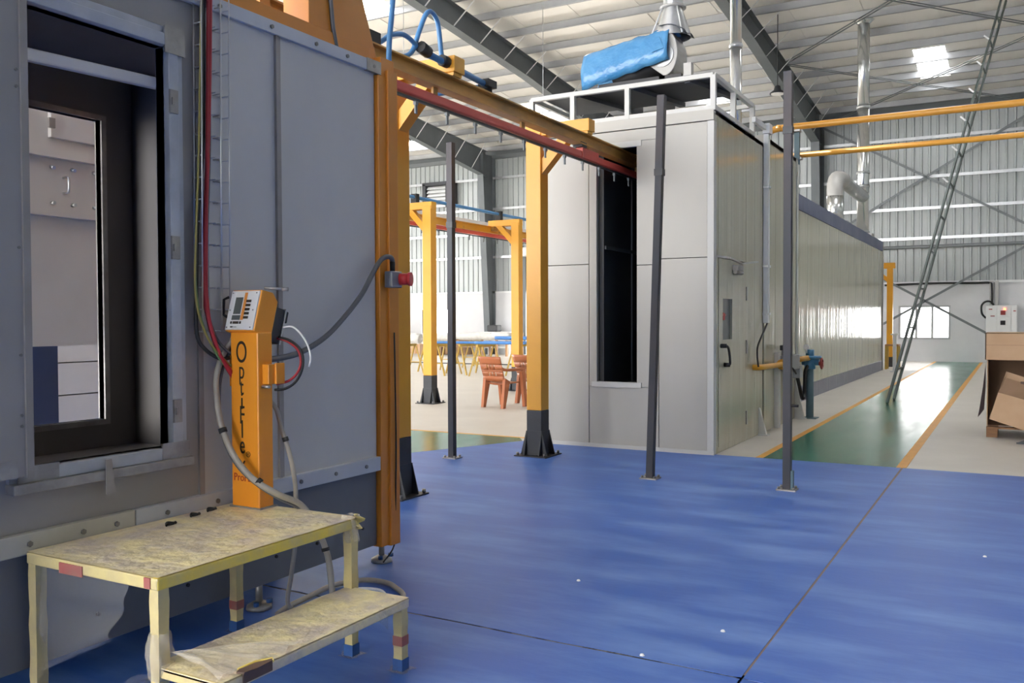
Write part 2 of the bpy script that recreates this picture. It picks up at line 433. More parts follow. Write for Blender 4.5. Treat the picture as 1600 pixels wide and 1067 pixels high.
MB().prism([(32.6, RZ(32.6)-.02), (33.05, RZ(33.05)-.02), (33.05, 8.3), (32.95, 8.3), (32.9, 8.45)], 'x', -30, 9).build('eave_strut', 'frame_steel', ceil)
for X0, X1 in ((-5.9, .65),):
    for y0, y1 in ((20.0, 26.5), (26.5, 33.0)):
        for ya, yb in ((y0, y1), (y1, y0)):
            a = Vector((X0, ya, RZ(ya)-.42)); b = Vector((X1, yb, RZ(yb)-.42))
            MB().bar(a, b, .05, .01).bar(a+Vector((0, .12, -.02)), b+Vector((0, .12, -.02)), .05, .012).build('roof_brace', 'brace_steel', ceil)

def portal(X, label):
    t = thing('portal_frame', (X, 33, 0), label, 'steel frame', 'portal frames of the hall', kind='structure')
    # tapered rafter, an I section: web + flanges
    ptsT = [(14, RZ(14)-.22), (33, RZ(33)-.22)]
    dep = lambda y: .62 + max(0, (y-24))*.052
    n = 10; yy = [14+(33-14)*i/n for i in range(n+1)]
    yy = [min(y, 32.4) for y in yy]; web = [(y, RZ(y)-.22) for y in yy] + [(y, RZ(y)-.22-dep(y)) for y in reversed(yy)]
    m = MB().prism(web, 'x', X-.009, X+.009)
    for i in range(n):
        for f, th in ((lambda y: RZ(y)-.235, .012), (lambda y: RZ(y)-.22-dep(y), .014)):
            m.prism([(yy[i], f(yy[i])), (yy[i+1], f(yy[i+1])), (yy[i+1], f(yy[i+1])+th), (yy[i], f(yy[i])+th)], 'x', X-.14, X+.14)
    m.build('rafter', 'frame_steel', t)
    c = MB()
    zt_ = RZ(33)-.25
    d0, d1 = .38, .95
    c.prism([(32.95, 0), (32.95, zt_), (32.95-d1, zt_-.05), (32.95-d0, 0)], 'x', X-.006, X+.006)
    c.box(X-.14, X+.14, 32.94, 32.96, 0, zt_)
    c.prism([(32.95-d0, 0), (32.95-d1, zt_-.9), (32.935-d1, zt_-.9), (32.935-d0, 0)], 'x', X-.14, X+.14)
    c.prism([(32.95-d1, zt_-.9), (32.95-d1, zt_), (32.93-d1, zt_), (32.93-d1, zt_-.9)], 'x', X-.14, X+.14)
    c.build('column', 'frame_steel', t)
    MB().box(X-.2, X+.2, 32.4, 32.99, 0, .025).build('base_plate', 'frame_steel', t)
    for y in ys:
        for sgn in (-1, 1):
            if y < 16 or y > 32.2: continue
            zb = RZ(y)-.22-dep(y)
            MB().bar((X+sgn*.05, y+.02, zb+.03), (X+sgn*.75, y+.02, RZ(y)-.2), .045, .008).build('flange_brace', 'white_steel', t)
portal(-6.05, 'grey portal frame right of the oven chimney with tapered rafter')
portal(-12.75, 'grey portal frame crossing the roof behind the white oven')
portal(-19.5, 'grey portal frame seen between the orange post and the oven')

# ------------------------------------------------------------------ curing oven
def front_panel(m, x0, x1, z0, z1, y0=9.32, th=.05):
    g = .002
    return m.box(x0+g, x1-g, y0, y0+th, z0+g, z1-g)
ov = thing('curing_oven', (-3.8, 9.32, 0), 'large cream curing oven with a tall dark slot opening in front', 'oven')
for a in ((-4.86, -4.24, 0, 2.08), (-4.86, -4.24, 2.083, 3.55), (-3.40, -2.86, 0, 2.11), (-3.40, -2.86, 2.113, 3.55),
          (-4.236, -3.404, 0, .70), (-4.236, -3.404, 3.42, 3.55)):
    front_panel(MB(), *a).build('front_panel', 'oven_front', ov, bevel=.002)
for a in ((-4.236, -4.14, .70, 3.42), (-3.66, -3.404, .70, 2.05), (-3.66, -3.404, 2.053, 3.42)):
    front_panel(MB(), *a, y0=9.318).build('opening_trim', 'oven_front', ov, bevel=.002)
MB().box(-4.2, -3.6, 9.30, 9.36, .69, .75).build('opening_lip', 'oven_trim', ov, bevel=.003)
MB().box(-4.2, -3.6, 9.308, 9.36, 3.36, 3.425).build('opening_lip', 'oven_trim', ov, bevel=.003)
MB().box(-4.86, -2.79, 9.305, 9.42, 3.555, 3.67).build('head_band', 'oven_front', ov, bevel=.003)
MB().box(-2.858, -2.785, 9.305, 9.40, 0, 3.55).build('corner_post', 'oven_trim', ov, bevel=.004)
MB().box(-4.9, -2.78, 9.30, 9.33, 0, .045).build('skirting', 'oven_trim', ov)
MB().box(-4.86, -4.82, 9.37, 13.4, 0, 3.67).box(-4.86, -2.8, 13.44, 13.5, 0, 3.67).build('hidden_wall', 'oven_front', ov)
MB().box(-4.86, -2.79, 9.38, 11.44, 3.62, 3.668).build('roof_panel', 'oven_front', ov)
MB().box(-4.86, -2.79, 11.46, 13.5, 3.72, 3.78).box(-4.86, -2.79, 11.46, 11.5, 3.62, 3.72).build('roof_panel', 'oven_front', ov)
# dark inside
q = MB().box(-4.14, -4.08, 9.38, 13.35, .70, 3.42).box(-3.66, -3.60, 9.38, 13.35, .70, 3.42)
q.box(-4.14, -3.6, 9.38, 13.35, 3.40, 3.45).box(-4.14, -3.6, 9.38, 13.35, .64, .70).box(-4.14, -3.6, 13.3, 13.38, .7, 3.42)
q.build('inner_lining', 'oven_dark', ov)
MB().box(-4.085, -4.06, 10.2, 10.24, .7, 3.4).box(-4.085, -4.06, 11.2, 11.24, .7, 3.4).box(-4.085, -4.06, 9.4, 13.3, 2.25, 2.29).build('inner_seam', 'deck_grey', ov)
MB().box(-3.92, -3.9, 13.24, 13.29, .7, 3.4).build('inner_seam', 'deck_grey', ov)
# right side: door and panels
sx = -2.79
def side(y0, y1, z0, z1, name, m='oven_side', x=sx, th=.05): return MB().box(x-th, x, y0+.003, y1-.003, z0+.003, z1-.003).build(name, m, ov, bevel=.002)
side(9.40, 9.48, 0, 3.67, 'side_panel')
side(9.48, 10.62, 2.12, 3.67, 'side_panel')
side(9.48, 10.62, 0, .07, 'side_panel')
for a, b, z in ((10.62, 11.02, 3.67), (11.02, 11.42, 3.67), (11.5, 12.1, 3.78), (12.1, 12.75, 3.78), (12.75, 13.38, 3.78)): side(a, b, 0, z, 'side_panel')
side(13.38, 13.5, 0, 3.78, 'end_trim', 'oven_trim', x=sx+.012, th=.06)
dr = MB()
for a in ((9.485, 9.64, .07, 2.11), (10.01, 10.615, .07, 2.11), (9.64, 10.01, .07, 1.225), (9.64, 10.01, 1.675, 2.11)):
    dr.box(sx-.05, sx+.006, a[0], a[1], a[2], a[3])
dr = dr.build('door', 'oven_side', ov)
MB().box(sx-.03, sx-.02, 9.64, 10.01, 1.225, 1.675).build('door_window', 'screen', dr)
MB().box(sx-.02, sx-.017, 9.73, 9.80, 1.44, 1.52).box(sx-.02, sx-.017, 9.70, 9.84, 1.49, 1.505).build('sticker', 'red_plastic', dr)
h = MB().curve([(sx, 9.56, 1.16), (sx+.06, 9.57, 1.16), (sx+.075, 9.62, 1.13), (sx+.075, 9.68, 1.0), (sx+.06, 9.70, .95), (sx, 9.69, .95)], .014, 8)
h.cyl((sx, 9.56, 1.16), (sx+.07, 9.57, 1.16), .025, 8).cyl((sx, 9.69, .95), (sx+.07, 9.70, .95), .025, 8).build('handle', 'rubber', dr)
MB().box(sx+.006, sx+.07, 10.02, 10.24, 2.0, 2.06).cyl((sx+.04, 10.0, 1.98), (sx+.04, 10.28, 1.98), .025, 8).bar((sx+.08, 10.13, 2.08), (sx+.14, 9.4, 2.10), .03, .02).bar((sx+.14, 9.4, 2.1), (sx+.02, 9.36, 2.12), .03, .02).bar((sx+.08, 10.13, 2.08), (sx+.10, 10.75, 2.13), .03, .02).build('door_closer', 'worn_steel', dr)
for z in (.28, 1.12, 1.75): MB().box(sx, sx+.02, 10.59, 10.64, z-.08, z+.08).build('hinge', 'worn_steel', dr)
MB().box(sx-.004, sx+.004, 10.3, 10.36, 1.62, 1.8).build('latch', 'worn_steel', dr)
# stiffener feet along the side
def fin(y, z1, d=.1):
    return MB().prism([(sx, 0), (sx+d, 0), (sx+.012, z1), (sx, z1)], 'y', y-.03, y+.03).box(sx, sx+d+.02, y-.06, y+.06, 0, .012).build('side_foot', 'oven_trim', ov)
fin(11.25, .34); fin(13.34, .56, .14)
MB().box(sx, sx+.06, 12.05, 12.17, 0, 1.0).build('side_post', 'oven_trim', ov, bevel=.004)
# long tunnel behind
tx = -3.27
for i in range(13):
    a = 13.5 + 1.05*i; b = min(a+1.05, 27.0)
    if i == 0: tp = MB().box(tx-.05, tx, 13.503, 14.547, .275, 3.33).build('tunnel_panel', 'oven_side', ov, bevel=.003); tq = MB().box(tx-.05, tx+.008, 13.503, 14.547, 0, .272).build('plinth', 'plinth_grey', ov, bevel=.003)
    elif b-a > 1.0: share(tp, 'tunnel_panel', (0, a-13.5, 0), ov); share(tq, 'plinth', (0, a-13.5, 0), ov)
    else: MB().box(tx-.05, tx, a, b, .275, 3.33).build('tunnel_panel', 'oven_side', ov); MB().box(tx-.05, tx+.008, a, b, 0, .272).build('plinth', 'plinth_grey', ov)
for i in range(5): MB().box(tx-.06, tx+.012, 13.5+2.7*i+.004, 13.5+2.7*(i+1)-.004, 3.332, 3.6).build('top_band', 'band_blue', ov)
MB().box(-5.2, tx-.02, 13.5, 27, 3.5, 3.59).box(-5.2, -5.15, 13.5, 27, 0, 3.5).box(-5.2, tx-.02, 26.95, 27, 0, 3.55).build('tunnel_body', 'oven_front', ov)
MB().box(tx-.03, tx+.03, 27.0, 27.06, 0, 3.62).build('end_post', 'duct_grey', ov)
# roof rail with dark deck
rl = MB()
yb = 10.93
for z in (3.69, 4.03):
    for a, b in (((-4.97, 9.335, z), (-2.80, 9.335, z)), ((-2.80, 9.335, z), (-2.80, yb, z)), ((-4.97, 9.335, z), (-4.97, yb, z)), ((-4.97, yb, z), (-2.80, yb, z))):
        rl.bar(a, b, .05, .05)
rl.build('roof_rail', 'oven_trim', ov, bevel=.003)
for px_, py_ in ((-4.97, 9.335), (-4.44, 9.335), (-3.77, 9.335), (-2.80, 9.335), (-2.80, 10.1), (-2.80, yb), (-4.97, yb), (-3.9, yb)):
    MB().box(px_-.028, px_+.028, py_-.028, py_+.028, 3.66, 4.03).build('rail_post', 'oven_trim', ov, bevel=.003)
MB().box(-4.9, -2.84, 9.37, 10.42, 4.055, 4.075).build('deck_plate', 'deck_grey', ov)
for x_ in (-4.4, -3.75, -3.1): MB().bar((x_, 9.37, 4.02), (x_+.25, 10.42, 4.02), .07, .05).build('deck_beam', 'deck_grey', ov)

# blower on the oven roof
bl = thing('exhaust_blower', (-4.1, 11.3, 3.7), 'grey exhaust blower with cone and duct on the oven roof', 'blower')
def scroll(n=22):
    pts = []
    for i in range(n+1):
        a = -PI*.5 + 2*PI*.78*i/n; r = .26 + .13*i/n
        pts.append((-3.99 + r*math.cos(a)*.62, 4.86 + r*math.sin(a)))
    return pts
MB().prism(scroll(), 'y', 11.1, 11.5).build('fan_casing', 'duct_grey', bl, bevel=.01)
MB().cyl((-4.0, 11.08, 4.86), (-4.0, 11.11, 4.86), .15, 18).build('inlet_ring', 'galv', bl)
MB().cyl((-4.72, 11.3, 4.68), (-4.1, 11.3, 4.86), .21, 16).build('motor', 'dark_metal', bl)
MB().lathe([(.23, 5.12), (.22, 5.2), (.12, 5.50), (.125, 5.52), (.125, 5.8), (.12, 8.0), (.12, 10.6)], (-3.93, 11.3, 0), 18).build('duct_cone', 'galv', bl)
MB().lathe([(.12, 5.50), (.17, 5.50), (.17, 5.53), (.12, 5.53)], (-3.93, 11.3, 0), 18).build('duct_flange', 'duct_grey', bl)
for a, b in (((-4.16, 11.1, 5.12), (-4.04, 11.2, 5.5)), ((-3.74, 11.1, 5.12), (-3.84, 11.2, 5.5))): MB().cyl(a, b, .012, 6).build('stay', 'white_steel', bl)
MB().box(-4.5, -4.42, 11.1, 11.5, 3.7, 4.55).box(-4.05, -3.97, 11.1, 11.5, 3.7, 4.6).box(-4.9, -3.75, 11.1, 11.16, 4.5, 4.6).box(-4.9, -3.75, 11.44, 11.5, 4.5, 4.6).build('support_frame', 'dark_metal', bl)
MB().box(-3.72, -3.62, 11.1, 11.2, 4.55, 4.72).build('damper_box', 'duct_grey', bl)
def tp(u, v):
    a = -.18*PI + v*PI*1.32
    cx = -5.12 + u*1.22; cz_ = 4.80 + u*.20
    rr = .30 + .02*noise.noise(Vector((u*6, v*5, 1))) + .012*math.sin(v*20)
    zz = cz_ + rr*.86*math.sin(a) + .02*noise.noise(Vector((u*9, v*7, 4)))
    return (cx + .03*noise.noise(Vector((u, v*6, 3))), 11.3 - rr*math.cos(a)*1.0, zz - max(0, .3-v)*(.42-.18*u))
tpo = MB().grid(tp, 26, 22).build('blue_tarpaulin', 'tarp', solid=.006)
MB().add([(-4.02, 11.02, 5.08), (-3.94, 10.98, 4.92), (-4.1, 10.97, 4.88), (-4.15, 11.0, 4.98)], [(0, 1, 2, 3)]).build('torn_flap', 'tarp', tpo, solid=.006)
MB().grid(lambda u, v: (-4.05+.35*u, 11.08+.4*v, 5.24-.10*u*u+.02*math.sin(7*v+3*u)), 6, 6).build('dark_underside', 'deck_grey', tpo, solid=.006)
tag(tpo, 'blue tarpaulin draped over the blower on the oven roof', 'tarp')

# chimneys
s1 = thing('oven_chimney', (-3.405, 12.4, 3.78), 'tall shiny steel chimney rising behind the oven roof rail', 'chimney', 'steel chimneys over the oven')
MB().cyl((-3.405, 12.4, 3.78), (-3.405, 12.4, 5.22), .082, 16).build('lower_pipe', 'chimney', s1)
MB().cyl((-3.405, 12.4, 5.23), (-3.405, 12.4, 10.4), .08, 16).build('upper_pipe', 'chimney', s1)
MB().cyl((-3.405, 12.4, 5.2), (-3.405, 12.4, 5.25), .095, 16).build('joint_ring', 'galv', s1)
s2 = thing('tunnel_chimney', (-3.5, 24.9, 3.6), 'far steel chimney on the oven tunnel with a side duct elbow', 'chimney', 'steel chimneys over the oven')
cx, cy = -3.5, 24.93
MB().cyl((cx, cy, 3.6), (cx, cy, 6.95), .155, 16).build('lower_pipe', 'chimney', s2)
MB().cyl((cx, cy, 6.96), (cx, cy, 9.15), .15, 16).build('upper_pipe', 'chimney', s2)
for z in (3.7, 4.9, 5.25, 6.95): MB().cyl((cx, cy, z-.03), (cx, cy, z+.03), .17, 16).build('joint_ring', 'galv', s2)
MB().lathe([(.15, 9.1), (.2, 9.15), (.26, 9.2), (.2, 9.26), (.15, 9.26)], (cx, cy, 0), 16).build('cowl', 'chimney', s2)
ex, ey = -3.62, 21.5
MB().cyl((ex, ey, 3.6), (ex, ey, 4.25), .19, 16).build('elbow_riser', 'chimney', s2)
MB().curve([(ex, ey, 4.2), (ex, ey, 4.45), (ex+.01, ey+.12, 4.64), (ex+.03, ey+.4, 4.7), (ex+.05, ey+.7, 4.7)], .18, 14).build('elbow', 'duct_grey', s2)
MB().cyl((ex+.05, ey+.6, 4.70), (cx, cy, 4.62), .16, 14).build('side_duct', 'galv', s2)
MB().box(ex-.3, ex+.3, ey-.3, ey+.3, 3.59, 3.66).build('roof_curb', 'duct_grey', s2)
MB().box(cx-.25, cx+.25, cy-.25, cy+.25, 3.59, 3.66).build('roof_curb', 'duct_grey', s2)

# cable trunk, gas line
tk = thing('conduit_run', (-2.76, 11.46, 1.4), 'white vertical cable trunk on the oven side with a black cable tail', 'cable trunk')
MB().box(-2.785, -2.72, 11.42, 11.50, 1.40, 3.82).build('trunk', 'trunk_white', tk, bevel=.004)
MB().box(-2.785, -2.70, 11.38, 11.54, 3.78, 3.9).box(-2.785, -2.74, 10.85, 11.42, 3.82, 3.88).build('trunk_head', 'trunk_white', tk)
for z in (1.5, 2.1, 3.1): MB().box(-2.785, -2.712, 11.40, 11.52, z, z+.03).build('clip', 'galv', tk)
MB().curve([(-2.74, 11.48, 1.41), (-2.74, 11.3, 1.30), (-2.74, 11.0, 1.13), (-2.73, 10.92, 1.01), (-2.71, 10.9, .87)], .012, 6).build('cable_tail', 'rubber', tk)
gt = thing('gas_train', (-2.7, 12.2, .8), 'yellow gas pipe with grey valves on the oven side', 'gas line')
MB().curve([(-2.79, 10.95, .86), (-2.72, 10.95, .86), (-2.69, 11.1, .86), (-2.68, 11.6, .855), (-2.68, 12.0, .85)], .035, 8).build('yellow_pipe', 'gas_yellow', gt)
MB().cyl((-2.68, 12.0, .85), (-2.68, 12.1, .85), .07, 12).build('pipe_flange', 'gas_yellow', gt)
MB().box(-2.75, -2.6, 12.15, 12.75, .76, .96).cyl((-2.68, 12.25, .95), (-2.68, 12.25, 1.06), .06, 12).box(-2.72, -2.62, 12.85, 13.05, .62, .8).build('valve_block', 'valve_grey', gt, bevel=.01)
MB().box(-2.74, -2.64, 12.15, 12.35, 1.03, 1.1).build('valve_actuator', 'black_plastic', gt, bevel=.01)
MB().cyl((-2.66, 12.75, .88), (-2.62, 13.42, .88), .04, 10).build('orange_pipe', 'pipe_ochre', gt)
MB().curve([(-2.66, 12.12, .86), (-2.6, 12.3, .78), (-2.62, 12.6, .7)], .014, 6).build('impulse_tube', 'rubber', gt)
MB().curve([(-2.68, 12.95, .66), (-2.66, 13.02, .5), (-2.65, 13.1, .37), (-2.65, 13.2, .31), (-2.65, 13.3, .37), (-2.65, 13.34, .55), (-2.65, 13.38, .70), (-2.62, 13.46, .78)], .026, 8).build('flexible_hose', 'rubber', gt)
gp = thing('gas_regulator_post', (-2.61, 13.5, 0), 'teal standpipe with blue valve and red handwheel beside the oven', 'standpipe')
MB().cyl((-2.61, 13.5, .012), (-2.61, 13.5, .74), .055, 14).build('standpipe', 'teal_paint', gp)
MB().box(-2.72, -2.50, 13.39, 13.61, 0, .012).build('base_plate', 'teal_paint', gp)
MB().cyl((-2.61, 13.5, .72), (-2.61, 13.5, .88), .08, 14).cyl((-2.61, 13.5, .875), (-2.61, 13.5, .91), .16, 16).cyl((-2.61, 13.5, .90), (-2.61, 13.5, 1.0), .06, 12).cyl((-2.72, 13.5, .82), (-2.48, 13.5, .82), .05, 10).build('valve_body', 'valve_blue', gp)
wh = MB(); ring = [(-2.44 + .0*i, 13.48 + .07*math.cos(2*PI*i/14), .80 + .07*math.sin(2*PI*i/14)) for i in range(15)]
wh.tube(ring, .016, 6).cyl((-2.48, 13.48, .8), (-2.42, 13.48, .8), .03, 8).bar((-2.44, 13.41, .8), (-2.44, 13.55, .8), .015).bar((-2.44, 13.48, .73), (-2.44, 13.48, .87), .015).build('handwheel', 'valve_red', gp)
MB().cyl((-2.65, 13.42, 1.04), (-2.65, 13.46, 1.04), .04, 14).cyl((-2.65, 13.44, .95), (-2.65, 13.44, 1.04), .015, 6).build('pressure_gauge', 'white_plastic', gp)
# overhead gas pipes
gp2 = thing('overhead_gas_pipe', (-2.8, 13.4, 3.7), 'upper ochre gas pipe running across the hall to the oven', 'pipe', 'overhead gas pipes')
MB().curve([(-3.25, 13.4, 4.1), (-3.18, 13.4, 4.2), (-3.0, 13.4, 4.24), (-2.5, 13.4, 4.24), (3, 13.4, 4.24), (9, 13.4, 4.24)], .047, 10).build('pipe_run', 'pipe_ochre', gp2)
MB().cyl((-3.24, 13.4, 3.78), (-3.24, 13.4, 4.12), .045, 10).build('pipe_drop', 'pipe_ochre', gp2)
gp3 = thing('overhead_gas_pipe', (-2.8, 13.55, 3.7), 'lower ochre gas pipe running across the hall to the oven', 'pipe', 'overhead gas pipes')
MB().cyl((-2.95, 13.56, 3.85), (9, 13.56, 3.85), .04, 10).build('pipe_run', 'pipe_ochre', gp3)
MB().curve([(-3.02, 13.0, 3.80), (-3.02, 13.3, 3.86), (-3.0, 13.56, 3.86), (-2.9, 13.56, 3.85)], .04, 8).build('pipe_drop', 'pipe_ochre', gp3)
br = thing('pipe_bracket', (-2.8, 13.48, 3.7), 'teal upright bracket holding the ochre pipes at the oven corner', 'bracket')
MB().box(-2.835, -2.765, 13.45, 13.51, 3.70, 4.27).build('channel', 'teal_paint', br)
MB().box(-2.86, -2.74, 13.38, 13.5, 4.17, 4.20).box(-2.86, -2.74, 13.48, 13.6, 3.78, 3.81).build('clamp', 'worn_steel', br)

# ------------------------------------------------------------------ free-standing poles
def pole(x, y, top, lean, label, kink):
    t = thing('steel_pole', (x, y, 0), label, 'pole', 'bare steel poles on the shop floor')
    h = .034
    p = Vector((x, y, .01)); q = Vector((x+lean[0], y+lean[1], top)); mid = p + (q-p)*kink
    MB().bar(p, mid, .066).build('lower_tube', 'pole_steel', t, bevel=.004)
    MB().bar(mid+Vector((0, 0, .004)), q, .070).build('upper_tube', 'pole_steel', t, bevel=.004)
    MB().bar(mid-Vector((0, 0, .03)), mid+Vector((0, 0, .03)), .078).build('joint_sleeve', 'black_paint', t)
    MB().box(x-.08, x+.08, y-.07, y+.07, .003, .015).build('base_plate', 'worn_steel', t)
    for a, b in ((-.06, -.05), (.06, -.05), (.06, .05), (-.06, .05)): MB().cyl((x+a, y+b, .012), (x+a, y+b, .035), .012, 6).build('anchor_bolt', 'bolt_steel', t)
    return t
pole(-5.145, 7.85, 3.30, (.0, .0), 'dark square steel pole standing left of the oven before the trestles', .74)
pole(-2.886, 7.68, 3.47, (.09, .06), 'leaning dark square steel pole in front of the oven', .80)
pt = pole(-1.672, 7.707, 3.52, (0, 0), 'dark square steel pole at the start of the green walkway', .86)
MB().box(-1.64, -1.62, 7.68, 7.73, .015, .17).build('weld_lug', 'teal_paint', pt)
MB().cyl((-1.64, 7.7, .72), (-1.58, 7.7, .72), .012, 6).build('side_bolt', 'rubber', pt)

# ------------------------------------------------------------------ conveyor
def conv_post(loc, label, rz=0):
    t = thing('conveyor_post', loc, label, 'post', 'yellow conveyor posts', rz=rz)
    w_ = .088
    MB().box(-w_, w_, -w_, w_, .49, 3.44).build('column', 'yellow_post', t, True, bevel=.006)
    MB().box(-w_-.001, w_+.001, -w_-.001, w_+.001, .012, .489).build('black_foot', 'black_paint', t, True, bevel=.006)
    f = MB().prism([(-w_-.07, .012), (w_+.07, .012), (w_+.004, .27), (-w_-.004, .27)], 'y', -w_-.006, -w_+.004).prism([(-w_-.07, .012), (w_+.07, .012), (w_+.004, .27), (-w_-.004, .27)], 'y', w_-.004, w_+.006)
    f.prism([(-w_-.07, .012), (w_+.07, .012), (w_+.004, .27), (-w_-.004, .27)], 'x', -w_-.006, -w_+.004).prism([(-w_-.07, .012), (w_+.07, .012), (w_+.004, .27), (-w_-.004, .27)], 'x', w_-.004, w_+.006)
    f.build('gusset', 'black_paint', t, True)
    MB().box(-.19, .19, -.19, .19, 0, .014).build('base_plate', 'dark_metal', t, True)
    for a in (-.16, .16):
        for b in (-.16, .16): MB().cyl((a, b, .012), (a, b, .045), .016, 6).build('anchor_bolt', 'bolt_steel', t, True)
    MB().box(-.10, .64, -.075, .075, 3.385, 3.51).build('arm', 'yellow_post', t, True, bevel=.005)
    MB().prism([(.08, 2.98), (.08, 3.14), (.32, 3.385), (.46, 3.385)], 'y', -.06, .06).build('brace', 'yellow_post', t, True)
    MB().cyl((.60, -.04, 3.36), (.60, -.04, 3.39), .015, 6).cyl((.60, .04, 3.36), (.60, .04, 3.39), .015, 6).build('arm_bolt', 'bolt_steel', t, True)
    return t
cp = conv_post((-4.45, 8.46, 0), 'yellow conveyor post with black foot beside the oven front')
dup(cp, (-4.45, 5.95, 0), 0, 'yellow conveyor post mostly hidden behind the orange booth corner')
dup(cp, (-8.92, 12.92, 0), PI, 'yellow conveyor post standing between the trestles and the dark pole')
dup(cp, (-8.92, 16.06, 0), PI, 'far yellow conveyor post behind the brown plastic chairs')

def ibeam(x, y0, y1, z0, z1):
    return MB().box(x-.008, x+.008, y0, y1, z0+.01, z1-.01).box(x-.055, x+.055, y0, y1, z1-.012, z1).box(x-.055, x+.055, y0, y1, z0, z0+.012)
def track(x, y0, y1, zt_, label, hgap, n):
    t = thing('conveyor_track', (x, y0, zt_), label, 'conveyor track', 'red conveyor tracks')
    MB().bar((x, y0, zt_-.036), (x, y1, zt_-.036), .06, .072).build('track_tube', 'track_red', t, bevel=.012)
    MB().box(x-.012, x+.012, y0, y1, zt_-.098, zt_-.080).build('chain', 'dark_metal', t)
    h0 = MB().box(x-.006, x+.006, y0+.19, y0+.215, zt_-.19, zt_-.10).box(x-.012, x+.012, y0+.185, y0+.22, zt_-.125, zt_-.098).build('hanger', 'brace_steel', t)
    for i in range(int((y1-y0)/1.4)): MB().box(x-.01, x+.01, y0+.7+1.4*i, y0+.76+1.4*i, zt_-.01, zt_+.07).build('track_hanger', 'beam_ochre', t)
    for i in range(1, n): share(h0, 'hanger', (0, hgap*i, 0), t)
    return t
b1 = thing('conveyor_beam', (-3.9, 3.6, 3.21), 'ochre conveyor beam running from the booth into the oven', 'conveyor beam')
ibeam(-3.9, 3.6, 12.6, 3.235, 3.36).build('beam', 'beam_ochre', b1)
for y in (5.95, 8.46): MB().box(-3.97, -3.83, y-.06, y+.06, 3.36, 3.386).build('beam_clamp', 'yellow_post', b1)
t1 = track(-3.9, 3.6, 12.6, 3.178, 'red conveyor track hung under the ochre beam before the oven', .42, 21)
MB().bar((-3.9, 8.35, 3.16), (-3.9, 8.75, 3.16), .075, .10).build('track_coupling', 'track_red', t1)
MB().box(-3.95, -3.85, 8.3, 8.42, 3.21, 3.26).build('bolt_plate', 'dark_metal', t1)
b2 = thing('conveyor_beam', (-9.5, 9, 3.2), 'yellow conveyor beam of the return line beyond the dark pole', 'conveyor beam')
ibeam(-9.5, 10, 26, 3.25, 3.385).build('beam', 'yellow_post', b2)
for y in (12.92, 16.06): MB().box(-9.58, -9.42, y-.08, y+.08, 3.30, 3.384).build('beam_clamp', 'beam_ochre', b2)
track(-9.5, 10, 26, 3.24, 'red conveyor track of the return line beyond the dark pole', .55, 27)
w2 = thing('white_cable_trough', (-10.6, 19, 3.55), 'white cable trough running beyond the return conveyor line', 'cable trough')
MB().bar((-10.6, 11, 3.62), (-10.6, 27, 3.62), .05, .14).build('trough', 'white_steel', w2)
for y in (14.5, 20.5, 26): MB().cyl((-10.6, y, 3.68), (-10.6, y, RZ(y)-.2), .008, 5).build('hanging_rod', 'galv', w2)
bp = thing('air_pipe', (-9.3, 12, 3.6), 'straight blue air pipe along the return conveyor line', 'pipe')
MB().cyl((-9.42, 10, 3.66), (-9.42, 26, 3.66), .032, 8).build('pipe_run', 'blue_hose', bp)
for y in (13.2, 16.2, 19.3): MB().box(-9.48, -9.36, y-.05, y+.05, 3.51, 3.72).build('pipe_clip', 'rubber', bp)
# blue air hoses over the near beam
hs = thing('air_hose_set', (-3.9, 5.6, 3.4), 'blue air hoses looping over the conveyor beam by the booth', 'hose')
MB().curve([(-3.95, 4.6, 3.40), (-3.95, 5.0, 3.40), (-3.97, 5.15, 3.36), (-3.95, 5.35, 3.38), (-3.93, 5.48, 3.45), (-3.92, 5.56, 3.62), (-3.9, 5.62, 3.76), (-3.9, 5.70, 3.80), (-3.9, 5.78, 3.74), (-3.9, 5.82, 3.55), (-3.9, 5.84, 3.47)], .019, 8).build('loop_hose', 'blue_hose', hs)
MB().curve([(-3.95, 4.5, 3.43), (-3.95, 4.95, 3.42), (-3.95, 5.1, 3.42), (-3.93, 5.22, 3.50), (-3.92, 5.36, 3.54), (-3.92, 5.48, 3.52), (-3.92, 5.58, 3.47), (-3.9, 5.8, 3.46)], .019, 8).build('loop_hose', 'blue_hose', hs)
MB().cyl((-3.88, 5.62, 3.46), (-3.88, 6.5, 3.42), .026, 10).build('air_pipe', 'blue_hose', hs)
MB().cyl((-3.88, 5.52, 3.49), (-3.88, 5.62, 3.47), .045, 10).build('fitting', 'rubber', hs)
MB().cyl((-3.88, 5.8, 3.46), (-3.88, 5.9, 3.46), .045, 10).build('fitting', 'rubber', hs)
MB().box(-3.93, -3.83, 6.42, 6.56, 3.40, 3.46).cyl((-3.88, 6.5, 3.36), (-3.88, 6.5, 3.46), .035, 8).build('fitting', 'rubber', hs)
MB().box(-3.99, -3.91, 4.95, 5.08, 3.39, 3.47).build('fitting', 'rubber', hs)
MB().cyl((-3.95, 6.5, 3.42), (-6.5, 6.6, 3.44), .022, 8).build('branch_pipe', 'blue_hose', hs)
MB().curve([(-3.42, 4.52, 3.02), (-3.42, 4.53, 3.2), (-3.42, 4.56, 3.4), (-3.42, 4.57, 3.6), (-3.43, 4.53, 3.9), (-3.46, 4.4, 4.3)], .018, 8).build('drop_hose', 'blue_hose', hs)

# ------------------------------------------------------------------ powder booth
bo = thing('powder_booth', (-3.9, 3.0, 0), 'large grey powder spray booth with an open side door and orange corner', 'spray booth')
W = -3.22
